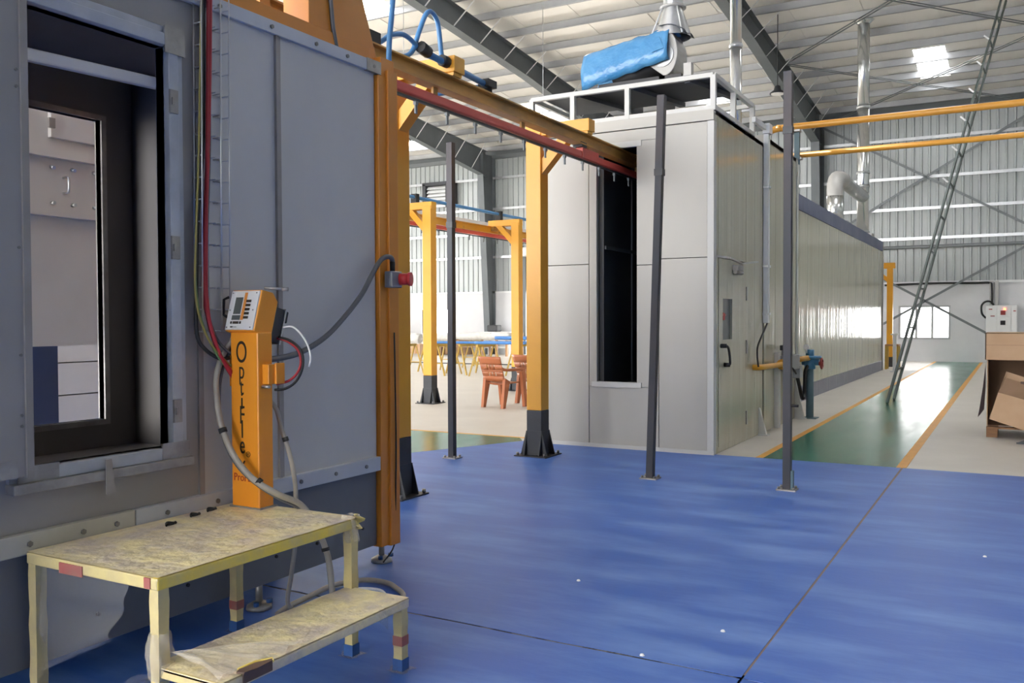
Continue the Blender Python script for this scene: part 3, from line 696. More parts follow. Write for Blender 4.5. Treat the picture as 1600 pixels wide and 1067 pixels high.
# wall around the door opening
dy0, dy1, dz0, dz1 = 2.018, 2.655, .905, 2.635
MB().box(W-.05, W, 0.6, dy0, .66, 2.87).box(W-.05, W, dy1, 2.825, .66, 2.87).box(W-.05, W, dy0, dy1, .66, dz0).box(W-.05, W, dy0, dy1, dz1, 2.87).build('door_wall', 'booth_pale', bo)
MB().box(W-.05, W+.004, 2.832, 3.318, .66, 2.87).build('wall_panel', 'booth_grey', bo, bevel=.003)
MB().box(W-.05, W+.004, 3.352, 4.11, .66, 2.87).build('wall_panel', 'booth_grey', bo, bevel=.003)
MB().box(W-.05, W+.012, 2.818, 2.845, .66, 2.87).build('seam_strip', 'seam_grey', bo)
MB().box(W-.05, W+.02, 3.315, 3.335, .66, 2.87).box(W-.05, W+.01, 3.335, 3.355, .66, 2.87).build('seam_strip', 'seam_grey', bo)
for a, b in ((.6, 1.62), (1.625, 2.46), (2.465, 4.115)):
    MB().box(W-.05, W+.03, a, b, .585, .665).build('lower_strip', 'cream_strip' if b < 4 else 'booth_strip', bo, bevel=.004)
for y in (1.75, 2.0, 2.22, 2.37, 2.62, 2.9, 3.2, 3.45, 3.72, 3.98):
    MB().cyl((W+.028, y, .625), (W+.038, y, .625), .011, 6).build('bolt', 'bolt_steel', bo)
MB().box(W-.05, W+.025, .6, 4.13, 2.865, 2.93).build('upper_strip', 'booth_strip', bo, bevel=.003)
MB().box(W-.05, W+.03, 4.02, 4.145, 2.862, 2.932).build('strip_end', 'worn_steel', bo)
for y in (2.95, 3.28, 3.6, 3.85, 4.08): MB().cyl((W+.024, y, 2.895), (W+.034, y, 2.895), .011, 6).build('bolt', 'bolt_steel', bo)
MB().box(-4.5, -3.75, .6, 3.9, .01, .68).build('underside_light_block', 'black_paint', bo)  # black box added to block light coming through under the booth
MB().box(W-.03, W-.002, .6, 4.11, .15, .583).build('base_panel', 'booth_base', bo)
for y in (2.3, 2.62, 2.75, 3.05, 3.3, 3.6, 3.98): MB().cyl((W-.004, y, .27), (W+.006, y, .27), .009, 6).build('base_screw', 'rubber', bo)
# door frame, raised
fr = MB()
def ring(m, y0, y1, z0, z1, w_, x0, x1):
    m.box(x0, x1, y0-w_, y0, z0-w_, z1+w_).box(x0, x1, y1, y1+w_, z0-w_, z1+w_).box(x0, x1, y0, y1, z0-w_, z0).box(x0, x1, y0, y1, z1, z1+w_)
    return m
fo = ring(MB(), dy0, dy1, dz0, dz1, .05, W-.05, W+.035).build('door_frame', 'blank_white', bo, bevel=.003)
ring(MB(), dy0-.05, dy1+.05, dz0-.05, dz1+.05, .035, W, W+.018).build('outer_rim', 'blank_white', fo, bevel=.002)
MB().box(W, W+.06, dy0-.09, dy1+.09, dz0-.088, dz0-.05).build('frame_sill', 'worn_steel', fo, bevel=.003)
for y0, y1, z0, z1 in ((dy1-.02, dy1+.085, dz1-.03, dz1+.085), (dy1-.06, dy1+.085, dz0-.085, dz0+.02), (dy0-.06, dy0+.1, dz0-.06, dz0+.01)):
    MB().box(W+.03, W+.0385, y0, y1, z0, z1).build('corner_plate', 'worn_steel', fo)
for z in (2.40, 1.77, 1.06):
    MB().box(W+.034, W+.045, dy1-.002, dy1+.04, z-.05, z+.05).box(W+.044, W+.052, dy1+.004, dy1+.014, z-.015, z+.015).build('hinge_plate', 'worn_steel', fo)
MB().prism([(2.30, .90), (2.325, .90), (2.34, .765), (2.30, .76)], 'x', W+.062, W+.068).build('hanging_strap', 'seam_grey', fo)
MB().bar((W-.065, dy0-.06, 2.462), (W-.065, dy1+.05, 2.492), .035, .05).build('light_bar', 'cab_white', bo, bevel=.008)
# inside: dark lining with a second opening opposite
X2 = -4.5
oy0, oy1, oz0, oz1 = 2.55, 3.275, .90, 2.58
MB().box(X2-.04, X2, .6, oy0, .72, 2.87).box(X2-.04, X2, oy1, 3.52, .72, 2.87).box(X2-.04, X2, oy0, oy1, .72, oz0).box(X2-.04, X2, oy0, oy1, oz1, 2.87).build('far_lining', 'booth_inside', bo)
ring(MB(), oy0, oy1, oz0, oz1, .03, X2-.05, X2+.012).build('far_opening_trim', 'worn_steel', bo)
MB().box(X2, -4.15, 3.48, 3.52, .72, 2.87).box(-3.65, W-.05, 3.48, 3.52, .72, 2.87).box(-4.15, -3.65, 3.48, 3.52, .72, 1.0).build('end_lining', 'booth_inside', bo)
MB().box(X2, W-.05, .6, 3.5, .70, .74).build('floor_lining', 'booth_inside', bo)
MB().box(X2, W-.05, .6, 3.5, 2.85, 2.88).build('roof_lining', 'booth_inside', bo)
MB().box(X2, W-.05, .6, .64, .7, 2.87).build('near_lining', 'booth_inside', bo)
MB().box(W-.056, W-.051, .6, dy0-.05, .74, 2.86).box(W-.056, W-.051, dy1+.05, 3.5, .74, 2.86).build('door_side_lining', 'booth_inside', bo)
# orange end frame
MB().box(W-.16, W+.03, 4.118, 4.275, .135, 2.86).box(W-.16, W+.024, 4.15, 4.275, 2.86, 2.97).build('orange_post', 'orange', bo, bevel=.004)
MB().box(W-.165, W+.045, 4.19, 4.278, .13, 2.9).build('post_flange', 'orange', bo, bevel=.004)
MB().box(W-.2, W-.03, 2.4, 4.12, 2.93, 3.02).build('orange_beam', 'orange', bo, bevel=.004)
MB().prism([(3.62, 2.93), (4.215, 2.93), (3.93, 3.62), (3.62, 3.62)], 'x', W-.22, W-.04).build('orange_gusset', 'orange', bo, bevel=.004)
MB().box(W-.2, W-.1, 3.33, 3.40, 3.02, 3.5).build('orange_stub', 'orange', bo)
MB().curve([(W-.03, 3.72, 3.5), (W-.03, 3.78, 3.2), (W-.03, 3.80, 3.05), (W-.03, 3.83, 2.94)], .012, 6).build('gusset_cable', 'grey_cable', bo)
# leveling feet
for y in (.9, 3.27, 4.27):
    ft = MB().cyl((W-.09, y, .03), (W-.09, y, .16), .018, 8).build('levelling_foot', 'worn_steel', bo)
    MB().lathe([(0, .045), (.03, .04), (.062, .022), (.065, .003), (0, .003)], (W-.09, y, 0), 14).build('foot_disc', 'worn_steel', ft)
    MB().cyl((W-.03, y+.01, .04), (W-.03, y+.01, .06), .016, 6).cyl((W-.06, y-.05, .03), (W-.06, y-.05, .05), .014, 6).build('foot_bolt', 'blue_tape', ft)
# sliding door panel parked on the left
sd = MB().box(W+.02, W+.075, 1.0, 1.985, .885, 2.8).build('sliding_door', 'booth_pale', bo, bevel=.004)
MB().box(W+.02, W+.085, 1.963, 1.99, .88, 2.8).build('door_edge', 'seam_grey', sd)
MB().box(W+.076, W+.080, 1.0, 1.93, .885, .95).build('door_bottom_strip', 'worn_steel', sd)
for z in (1.07, 1.11, 1.72, 2.3, 2.36, 1.33): MB().cyl((W+.075, 1.95, z), (W+.080, 1.95, z), .006, 6).build('rivet', 'bolt_steel', sd)
# recovery unit seen through both openings
ru = thing('recovery_cabinet', (-5.6, 3.3, .6), 'white filter cabinet seen through the booth openings', 'cabinet')
rx = -5.2
MB().box(rx-.5, rx, 2.2, 4.4, 1.30, 2.16).build('lower_panel', 'cab_white', ru)
MB().box(rx-.5, rx, 2.2, 4.4, 2.165, 2.50).build('middle_panel', 'cab_white', ru)
MB().box(rx-.5, rx, 2.2, 4.4, 2.505, 3.2).build('upper_panel', 'cab_white', ru)
for z in (2.10, 2.46): MB().box(rx, rx+.05, 2.2, 4.4, z, z+.018).box(rx, rx+.02, 2.2, 4.4, z+.018, z+.07).build('ledge', 'cab_white', ru)
MB().box(rx+.001, rx+.035, 3.42, 4.2, 2.585, 2.95).build('upper_door', 'cab_white', ru, bevel=.004)
MB().box(rx+.03, rx+.05, 3.40, 3.44, 2.64, 2.70).build('door_catch', 'seam_grey', ru)
for y in (3.44, 3.58, 3.73):
    MB().cyl((rx, y, 2.41), (rx+.03, y, 2.40), .012, 8).build('knob', 'galv', ru); MB().cyl((rx, y, 2.185), (rx+.03, y, 2.185), .012, 8).build('knob', 'galv', ru)
MB().curve([(rx, 3.52, 2.35), (rx+.05, 3.52, 2.345), (rx+.05, 3.52, 2.26), (rx, 3.52, 2.255)], .008, 6, 3).build('pull_handle', 'galv', ru)
for y in (2.3, 4.3): MB().box(rx-.3, rx-.2, y-.05, y+.05, 0, 1.3).build('leg', 'cab_white', ru)
pb = thing('blue_board', (-5.9, 3.75, 0), 'dark blue board leaning behind the booth', 'board')
MB().prism([(3.50, .0), (3.56, 1.9), (3.93, 1.9), (3.93, 0)], 'x', -5.95, -5.9).build('board_sheet', 'board_blue', pb)
wb = thing('white_panel_stack', (-6.6, 4.6, 0), 'white panelled machine side behind the booth', 'machine')
for i, (a, b) in enumerate(((0, .86), (.87, 1.12), (1.13, 1.9))): MB().box(-6.7, -6.6, 3.2, 6.2, a, b).build('machine_panel', 'cab_white', wb)
MB().box(-6.76, -6.7, 3.2, 6.2, 0, 1.9).build('gap_backing', 'duct_grey', wb)  # backing added to keep sky light out of the panel gaps

# socket on the orange post
so = thing('wall_socket', (W+.05, 4.2, 1.69), 'grey socket box with a red plug on the orange post', 'socket')
MB().box(W+.045, W+.10, 4.14, 4.24, 1.64, 1.735).build('socket_box', 'socket_grey', so, bevel=.006)
MB().cyl((W+.10, 4.215, 1.69), (W+.15, 4.235, 1.69), .034, 12).cyl((W+.15, 4.235, 1.69), (W+.165, 4.24, 1.69), .040, 12).build('red_plug', 'red_plastic', so)
MB().cyl((W+.07, 4.185, 1.73), (W+.07, 4.185, 1.79), .016, 8).build('cable_gland', 'rubber', so)
tag(MB().curve([(-3.0, 3.02, 1.272), (-3.05, 3.197, 1.277), (-3.08, 3.363, 1.302), (-3.1, 3.552, 1.371), (-3.12, 3.73, 1.478), (-3.14, 3.89, 1.594), (-3.145, 3.987, 1.704), (-3.145, 4.06, 1.785), (-3.145, 4.12, 1.815), (-3.148, 4.175, 1.81), (-3.15, 4.19, 1.77)], .0145, 8).build('power_cable', 'grey_cable'), 'thick grey power cable arching from the orange stand to the socket', 'cable')
tag(MB().curve([(-3.165, 4.218, 1.38), (-3.165, 4.222, 1.2), (-3.165, 4.228, .7), (-3.18, 4.235, .31), (-3.2, 4.25, .12), (-3.26, 4.22, .015)], .0045, 6).build('earth_cable', 'rubber'), 'thin black cable running down the orange booth post', 'cable')

# wire tray with cables
tr = thing('wire_tray', (-3.19, 2.89, 1.4), 'vertical steel wire cable tray on the booth wall', 'cable tray')
tyl, tyr = 2.785, 2.945
q = MB()
for y, x_ in ((tyl, -3.205), (tyl, -3.155), (2.865, -3.205), (2.895, -3.155), (tyr, -3.155), (tyr, -3.205)): q.cyl((x_, y+.01, 1.40), (x_, y+.025, 2.95), .0036, 5)
q.build('long_wire', 'galv', tr)
for i in range(16):
    z = 1.405 + .098*i; dy_ = .01+.015*(z-1.4)/1.5
    MB().tube([(-3.155, tyl+dy_, z), (-3.205, tyl+dy_, z), (-3.205, 2.865+dy_, z), (-3.155, 2.865+dy_, z)], .0036, 5).tube([(-3.155, 2.895+dy_, z), (-3.205, 2.895+dy_, z), (-3.205, tyr+dy_, z), (-3.155, tyr+dy_, z)], .0036, 5).build('cross_wire', 'galv', tr)
def cable(name, pts, r, m, label):
    return tag(MB().curve(pts, r, 7).build(name, m), label, 'cable', 'cables in the wire tray')
cable('tray_cable', [(-3.17, 2.875, 3.0), (-3.17, 2.872, 2.83), (-3.17, 2.862, 2.488), (-3.17, 2.846, 2.143), (-3.17, 2.822, 1.742), (-3.17, 2.82, 1.57), (-3.15, 2.83, 1.441), (-3.13, 2.862, 1.311), (-3.125, 2.913, 1.237), (-3.128, 2.95, 1.20)], .0105, 'red_cable', 'thick red cable in the wire tray')
cable('tray_cable', [(-3.165, 2.86, 3.0), (-3.165, 2.85, 2.617), (-3.165, 2.84, 2.2), (-3.165, 2.83, 1.738), (-3.165, 2.83, 1.569), (-3.15, 2.84, 1.42), (-3.13, 2.88, 1.28), (-3.128, 2.95, 1.18)], .007, 'red_cable', 'thin red cable beside the thick one in the wire tray')
cable('tray_cable', [(-3.16, 2.818, 3.0), (-3.16, 2.805, 2.617), (-3.16, 2.788, 2.163), (-3.16, 2.764, 1.738), (-3.16, 2.762, 1.569), (-3.15, 2.785, 1.441), (-3.13, 2.838, 1.326), (-3.128, 2.94, 1.24)], .005, 'yellow_cable', 'yellow cable at the left edge of the wire tray')
cable('tray_cable', [(-3.17, 2.828, 3.0), (-3.17, 2.815, 2.617), (-3.17, 2.795, 2.163), (-3.17, 2.772, 1.738), (-3.165, 2.775, 1.55), (-3.15, 2.80, 1.42), (-3.13, 2.85, 1.30), (-3.128, 2.94, 1.21)], .0045, 'green_cable', 'green cable beside the yellow one in the wire tray')
cable('tray_cable', [(-3.185, 2.848, 3.0), (-3.185, 2.838, 2.315), (-3.185, 2.80, 1.882), (-3.18, 2.785, 1.598), (-3.17, 2.776, 1.399), (-3.16, 2.81, 1.327), (-3.14, 2.874, 1.282), (-3.13, 2.925, 1.282)], .009, 'rubber', 'black cable at the back of the wire tray')
cable('tray_cable', [(-3.185, 2.885, 3.0), (-3.185, 2.88, 2.6), (-3.185, 2.872, 2.2), (-3.185, 2.85, 1.8), (-3.18, 2.84, 1.6), (-3.16, 2.84, 1.46), (-3.14, 2.87, 1.36), (-3.13, 2.935, 1.30)], .007, 'grey_cable', 'grey cable at the right of the red ones in the wire tray')

# ------------------------------------------------------------------ platform with step
pf = thing('step_platform', (-2.8, 2.5, 0), 'film-wrapped yellow work platform with one lower step', 'platform')
px0, px1, py0, py1, pz = -3.185, -2.47, 1.985, 3.03, .60
def topf(x0, x1, y0, y1, z, seed):
    def f(u, v):
        e = min(u, 1-u, v, 1-v)
        n = noise.noise(Vector((u*5+seed, v*9, 0)))*.004 + noise.noise(Vector((u*14+seed, v*6, 2)))*.0025
        return (x0+(x1-x0)*u, y0+(y1-y0)*v, z + n*min(1, e*12) + .001)
    return f
MB().grid(topf(px0, px1, py0, py1, pz, 0), 40, 50).build('top_film', 'platform_film', pf)
MB().box(px0, px1, py0, py1, pz-.012, pz-.004).build('top_board', 'platform_film', pf)
MB().box(px1-.03, px1+.002, py0, py1, pz-.045, pz-.002).build('front_edge', 'platform_tape', pf, bevel=.006)
MB().box(px0, px1, py0-.002, py0+.03, pz-.045, pz-.003).build('side_edge', 'leg_film', pf, bevel=.006)
MB().box(px0, px1, py1-.03, py1+.002, pz-.045, pz-.003).build('side_edge', 'platform_tape', pf, bevel=.006)
MB().box(px0+.2, px0+.33, py0-.006, py0-.001, pz-.05, pz-.012).box(px1-.06, px1-.03, py0-.006, py0-.001, pz-.04, pz-.004).build('red_tape', 'red_tape', pf)
def leg(x, y, z1, n=9, r=.0215, m='leg_film'):
    pts = []; b = MB()
    vs = []
    for i in range(n+1):
        z = .01 + (z1-.01)*i/n; k = r*(1+.07*math.sin(i*2.3+x*9))
        vs += [(x-k, y-k, z), (x+k, y-k, z), (x+k, y+k, z), (x-k, y+k, z)]
    fs = [(i*4+j, i*4+(j+1) % 4, i*4+4+(j+1) % 4, i*4+4+j) for i in range(n) for j in range(4)] + [(3, 2, 1, 0), tuple(n*4+j for j in range(4))]
    return b.add(vs, fs).build('leg', m, pf)
sx0, sx1, sz = -2.51, -2.185, .30
for x, y, z in ((px0+.025, py0+.025, pz-.02), (px1-.022, py0+.025, pz-.02), (px0+.025, py1-.05, pz-.02), (px1-.022, py1-.03, pz-.02), (sx1-.022, py0+.02, sz-.02), (sx1-.022, py1-.06, sz-.02)):
    lg = leg(x, y, z)
    MB().box(x-.024, x+.024, y-.024, y+.024, .006, .055).build('blue_tape_end', 'blue_tape', lg)
    if not (x < -3 and y < 2.5): MB().box(x-.0235, x+.0235, y-.0235, y+.0235, .11, .15).build('red_tape_band', 'red_tape', lg)
    MB().grid(lambda u, v: (x-.045+.09*u+.01*math.sin(9*v), y-.045+.09*v, .006+.012*abs(noise.noise(Vector((u*4+x, v*4+y, 0))))), 6, 6).build('film_scrap', 'clear_film', lg)
def stepf(u, v):
    x, y, z = topf(sx0, sx1, py0+.01, py1-.03, sz, 7)(u, v)
    return (x, y, z)
MB().grid(stepf, 24, 50).build('step_film', 'platform_film', pf)
MB().box(sx0, sx1, py0+.01, py1-.03, sz-.014, sz-.005).build('step_board', 'platform_film', pf)
MB().box(sx1-.03, sx1+.002, py0+.01, py1-.03, sz-.04, sz-.003).build('step_edge', 'platform_film', pf, bevel=.006)
MB().box(sx0, sx1, py1-.06, py1-.028, sz-.04, sz-.003).build('step_edge', 'leg_film', pf, bevel=.005)
MB().box(sx0, sx1, py0+.01, py0+.04, sz-.04, sz-.003).build('step_edge', 'leg_film', pf, bevel=.005)
MB().prism([(-2.215, 2.10), (-2.205, 2.16), (-2.185, 2.215), (-2.17, 2.20), (-2.165, 2.13), (-2.175, 2.08), (-2.20, 2.07)], 'z', sz+.004, sz+.009).box(-2.183, -2.178, 2.08, 2.21, sz-.03, sz+.006).build('torn_patch', 'torn_brown', pf)
MB().tube([(-2.215, 2.09, sz+.008), (-2.207, 2.16, sz+.012), (-2.186, 2.218, sz+.008), (-2.169, 2.205, sz+.004)], .004, 5).build('torn_rim', 'platform_tape', pf)
# bunched clear film at the front leg, corner and ends
def fan(u, v):
    a = Vector((-2.455, 2.02, .345)); b = Vector((-2.20+.0*v, 2.0+.36*v, .306+.012*math.sin(v*15)))
    p = a.lerp(b, u); p.z += .02*math.sin(u*PI)*(.5+noise.noise(Vector((v*9, u*2, 0)))) + .008*math.sin(v*38)*u; return p
MB().grid(fan, 16, 28).build('bunched_film', 'clear_film', pf)
def cuff(u, v):
    a = 2*PI*v; r = .03+.014*math.sin(u*PI)+.006*math.sin(a*5+u*9)
    return (-2.492+r*math.cos(a), 2.01+r*math.sin(a), .25+.16*u)
MB().grid(cuff, 10, 22).build('film_cuff', 'clear_film', pf)
def corner(u, v):
    a = 2*PI*v; r = .032+.010*math.sin(a*4+u*5)
    return (-2.492+r*math.cos(a), 3.0+r*math.sin(a), .50+.115*u)
MB().grid(corner, 8, 20).build('film_cuff', 'clear_film', pf)
MB().grid(lambda u, v: (-2.465+.02*math.sin(v*9+u*3), 2.99+.05*u+.01*math.sin(v*12), .555+.06*v), 6, 8).build('yellow_corner_wrap', 'platform_tape', pf)
MB().grid(lambda u, v: (-3.13+.5*u-.1*v*u, 2.0+.05*noise.noise(Vector((u*3, v*3, 1))), .56-.40*v*(1-.45*u)), 14, 14).build('hanging_film', 'thin_film', pf)
MB().grid(lambda u, v: (-3.05+.35*u, 2.1+.3*v+.05*math.sin(u*7), .006+.07*abs(noise.noise(Vector((u*5, v*5, 3))))), 14, 14).build('film_heap', 'thin_film', pf)
MB().grid(lambda u, v: (-2.24-.27*u, 2.93+.03*math.sin(5*u), .265-.09*v*(1-.6*u)), 10, 6).build('hanging_film', 'thin_film', pf)
for i, (x, y) in enumerate(((-3.05, 2.52), (-3.10, 2.69), (-3.12, 2.80))):
    tag(MB().curve([(x, y-.02, pz+.006), (x-.02, y, pz+.014), (x-.005, y+.03, pz+.008), (x-.03, y+.05, pz+.006)], .0045, 5).box(x-.02, x, y-.01, y+.02, pz+.004, pz+.010).build('cable_scrap', 'rubber'),
        ('dark clipping on the platform top farthest from the stand', 'dark clipping on the platform top between two others', 'dark clipping on the platform top nearest the stand')[i], 'scrap', 'clippings on the platform top')

# ------------------------------------------------------------------ orange control stand
st = thing('control_stand', (-3.04, 2.975, .6), 'orange powder gun control stand with a tilted white control panel', 'control stand')
ax0, ax1, ay0, ay1 = -3.128, -2.957, 2.93, 3.02
MB().box(ax0, ax1, ay0, ay1, .604, 1.40).build('column', 'orange_stand', st, bevel=.006)
MB().box(ax0-.01, ax1+.012, ay0-.006, ay1+.012, .60, .608).build('base_plate', 'worn_steel', st)
zs = [1.305, 1.225, 1.15, 1.085, 1.02, .955, .885, .80]
sz_ = [.125, .105, .10, .10, .105, .105, .105, .10]
for ch, z, s in zip('OptiFlex', zs, sz_):
    text(ch, s*1.12, (-3.058, ay0-.0012, z), (1, 0, 0), (0, 0, 1), 'ink_black', st, sx=.62 if ch not in 'il' else .8)
text('®', .035, (-3.022, ay0-.0012, .845), (1, 0, 0), (0, 0, 1), 'ink_black', st)
text('ProFLA', .050, (-3.045, ay0-.0012, .738), (1, 0, 0), (0, 0, 1), 'ink_red', st, sx=.9)
MB().box(ax1, ax1+.04, 2.955, 3.0, 1.165, 1.255).box(ax1+.04, ax1+.052, 2.99, 3.045, 1.165, 1.26).build('side_bracket', 'orange_stand', st, bevel=.003)
MB().cyl((ax1+.005, 2.95, 1.155), (ax1+.05, 2.95, 1.155), .007, 6).build('bracket_bolt', 'galv', st)
MB().box(ax0-.03, ax0, 2.95, 3.0, 1.15, 1.30).build('side_bracket', 'orange_stand', st, bevel=.003)
# head: built square, then tilted back about its lower front edge
hx0, hx1 = -3.152, -2.968
pivot = Vector((0, 2.918, 1.405)); tilt = Matrix.Rotation(math.radians(-16), 3, 'X')
def T(b):
    b.v = [tuple(pivot + tilt @ (Vector(v) - Vector((0, 2.918, 1.405))) if True else v) for v in b.v]; return b
head = T(MB().prism([(2.918, 1.405), (2.918, 1.60), (2.99, 1.608), (3.03, 1.575), (3.03, 1.40)], 'x', hx0, hx1)).build('head_housing', 'orange_stand', st, bevel=.006)
MB_ = lambda x0, x1, y0, y1, z0, z1: T(MB().box(x0, x1, y0, y1, z0, z1))
cpn = MB_(hx0+.006, hx1-.006, 2.911, 2.9185, 1.410, 1.594).build('control_panel', 'panel_white', head, bevel=.002)
def flat(name, m, u0, u1, v0, v1, th=.0015):
    a = hx0+.006; wd = hx1-hx0-.012; b = 1.410; ht = .184
    return MB_(a+wd*u0, a+wd*u1, 2.9112-th, 2.9112, b+ht*v0, b+ht*v1).build(name, m, head)
flat('display', 'screen', .20, .46, .40, .83); flat('display', 'screen', .18, .48, .25, .37)
flat('orange_stripe', 'orange_flat', .50, .60, .25, .95); flat('white_field', 'white_plastic', .13, .19, .04, .95)
for i in range(5): flat('key', 'key_dark', .61, .77, .70-.105*i, .76-.105*i, .004)
for a, b in ((.17, .22), (.26, .46), (.50, .55)): flat('key', 'key_dark', a, b, .15, .21, .003)
flat('type_label', 'ink_black', .18, .28, .055, .085); flat('type_label', 'ink_grey', .30, .42, .06, .075)
for u, v in ((.05, .06), (.9, .06), (.05, .94), (.9, .94), (.05, .5), (.88, .5)): flat('panel_screw', 'bolt_steel', u, u+.03, v-.015, v+.015, .003)
MB_(hx0+.012, hx1-.012, 3.03, 3.095, 1.395, 1.555).build('rear_heatsink', 'black_plastic', head, bevel=.003)
MB_(hx0+.008, hx1-.008, 3.095, 3.103, 1.39, 1.56).build('rear_plate', 'galv', head)
MB_(hx1-.06, hx1-.02, 3.103, 3.13, 1.50, 1.555).build('power_plug', 'black_plastic', head, bevel=.004)
MB().cyl((hx1-.01, 2.995, 1.60), (hx1+.06, 3.05, 1.595), .007, 8).cyl((hx1+.05, 3.045, 1.596), (hx1+.075, 3.06, 1.595), .010, 8).build('side_hook', 'worn_steel', head)
MB().tube([(hx0-.004, 2.95, 1.56), (hx0-.035, 2.95, 1.55), (hx0-.035, 2.945, 1.48), (hx0-.004, 2.94, 1.47)], .007, 6).build('side_handle', 'rubber', head)

def hose(name, pts, r, m, label, bands=()):
    o = MB().curve(pts, r, 9).build(name, m); tag(o, label, 'hose')
    for p, q in bands: MB().cyl(p, q, r*1.35, 9).build('hose_band', 'rubber', o)
    return o
hose('powder_hose', [(-3.13, 2.955, 1.375), (-3.15, 2.915, 1.31), (-3.158, 2.88, 1.224), (-3.152, 2.865, 1.138), (-3.115, 2.855, .996), (-3.045, 2.86, .857), (-2.94, 2.875, .752), (-2.845, 2.93, .682), (-2.806, 3.03, .622), (-2.775, 3.085, .53), (-2.724, 3.1, .422), (-2.695, 3.1, .323), (-2.685, 3.11, .15), (-2.74, 3.2, .03), (-2.85, 3.35, .022)], .014, 'beige_hose', 'beige powder hose looping in front of the orange stand over the platform edge',
     [((-3.104, 2.853, .97), (-3.096, 2.854, .95)), ((-2.925, 2.885, .742), (-2.91, 2.893, .73)), ((-2.724, 3.1, .42), (-2.72, 3.1, .405))])
hose('thin_hose', [(-3.13, 2.965, 1.367), (-3.156, 2.93, 1.28), (-3.166, 2.90, 1.163), (-3.155, 2.89, 1.017), (-3.125, 2.888, .90), (-3.06, 2.895, .80), (-2.96, 2.91, .722), (-2.86, 2.96, .652), (-2.81, 3.05, .585), (-2.75, 3.12, .42), (-2.71, 3.12, .2), (-2.78, 3.22, .03)], .007, 'grey_cable', 'thin grey hose running beside the beige powder hose')
hose('red_hose', [(-2.98, 3.075, 1.37), (-2.93, 3.09, 1.355), (-2.87, 3.09, 1.32), (-2.845, 3.085, 1.265), (-2.86, 3.08, 1.215), (-2.905, 3.07, 1.176), (-2.955, 3.04, 1.16)], .006, 'red_cable', 'red hose looping on the right side of the orange stand')
hose('black_hose', [(-2.97, 3.075, 1.375), (-2.90, 3.075, 1.36), (-2.83, 3.07, 1.315), (-2.815, 3.065, 1.246), (-2.848, 3.06, 1.179), (-2.905, 3.05, 1.142), (-2.955, 3.03, 1.135)], .006, 'rubber', 'black hose looping on the right side of the orange stand')
hose('white_tube', [(-2.96, 3.09, 1.42), (-2.90, 3.10, 1.42), (-2.83, 3.1, 1.36), (-2.80, 3.1, 1.29), (-2.81, 3.1, 1.24)], .0045, 'white_plastic', 'thin white tube bending out behind the control panel')
hose('twin_hose', [(-2.99, 3.03, 1.085), (-2.984, 3.07, 1.039), (-2.973, 3.09, .948), (-2.943, 3.1, .859), (-2.909, 3.1, .742), (-2.897, 3.1, .625), (-2.925, 3.12, .408), (-2.979, 3.15, .242), (-3.05, 3.2, .093), (-3.05, 3.27, .02)], .011, 'beige_hose', 'hose hanging straight down behind the platform with a black band',
     [((-2.958, 3.095, .91), (-2.952, 3.097, .89)), ((-2.918, 3.115, .46), (-2.921, 3.117, .44))])
hose('floor_hose', [(-3.12, 3.2, .022), (-3.16, 3.32, .022), (-3.18, 3.5, .022), (-3.2, 3.7, .022), (-3.12, 3.86, .022), (-2.98, 3.88, .022), (-2.86, 3.82, .022), (-2.76, 3.74, .022), (-2.7, 3.6, .022), (-2.72, 3.4, .022)], .014, 'beige_hose', 'beige hose curling on the blue floor behind the step')
hose('floor_hose', [(-3.06, 3.24, .02), (-3.1, 3.36, .02), (-3.11, 3.55, .02), (-3.05, 3.72, .02), (-2.93, 3.76, .02), (-2.82, 3.68, .02)], .008, 'white_plastic', 'thin white hose curling on the blue floor behind the step')

# ------------------------------------------------------------------ plastic chairs
def chair(loc, rz, label):
    t = thing('plastic_chair', loc, label, 'chair', 'brown plastic armchairs', rz=rz)
    # local: front = +Y; seat
    MB().grid(lambda u, v: (-.22+.44*u, -.19+.42*v, .42-.02*math.sin(u*PI)-.015*(1-v)), 8, 8).build('seat', 'brown_plastic', t, True, solid=.022)
    # backrest with slots: slats between solid top and bottom bands
    def bk(x, z): return -.20 - (z-.42)*.34 - .04*math.cos(x*3.4)
    def bkpt(x, z): return (x, bk(x, z), z)
    hw = lambda z: .225+.02*(z-.42)/.42
    b = MB()
    b.grid(lambda u, v: bkpt((-1+2*u)*hw(.44+.09*v), .44+.09*v), 8, 2).grid(lambda u, v: bkpt((-1+2*u)*hw(.72+.13*v), .72+.13*v), 8, 3).grid(lambda u, v: bkpt((-1+2*u)*hw(.60+.03*v), .60+.03*v), 8, 1)
    ns = 19
    for i in range(ns):
        if i in (6, 9, 12): continue
        a0, a1 = -1+2*i/ns, -1+2*(i+1)/ns
        b.grid(lambda u, v: bkpt((a0+(a1-a0)*u)*hw(.53+.07*v), .53+.07*v), 1, 2); b.grid(lambda u, v: bkpt((a0+(a1-a0)*u)*hw(.63+.09*v), .63+.09*v), 1, 2)
    b.build('backrest', 'brown_plastic', t, True, solid=.014)
    for s in (-1, 1):
        MB().prism([(-.31, 0), (-.245, 0), (-.13, .44), (-.25, .50)], 'x', s*.25, s*.19).build('leg', 'brown_plastic', t, True, bevel=.006)
        MB().prism([(.265, 0), (.20, 0), (.12, .60), (.22, .62)], 'x', s*.285, s*.225).build('leg', 'brown_plastic', t, True, bevel=.006)
        MB().curve([(s*.205, -.30, .66), (s*.235, -.24, .635), (s*.255, -.1, .63), (s*.258, .1, .632), (s*.25, .22, .622)], [.027]*21, 6).build('armrest', 'brown_plastic', t, True)
    return t
c1 = chair((-7.45, 12.96, 0), math.radians(-12), 'brown plastic armchair left of the yellow post, its slotted back turned to us')
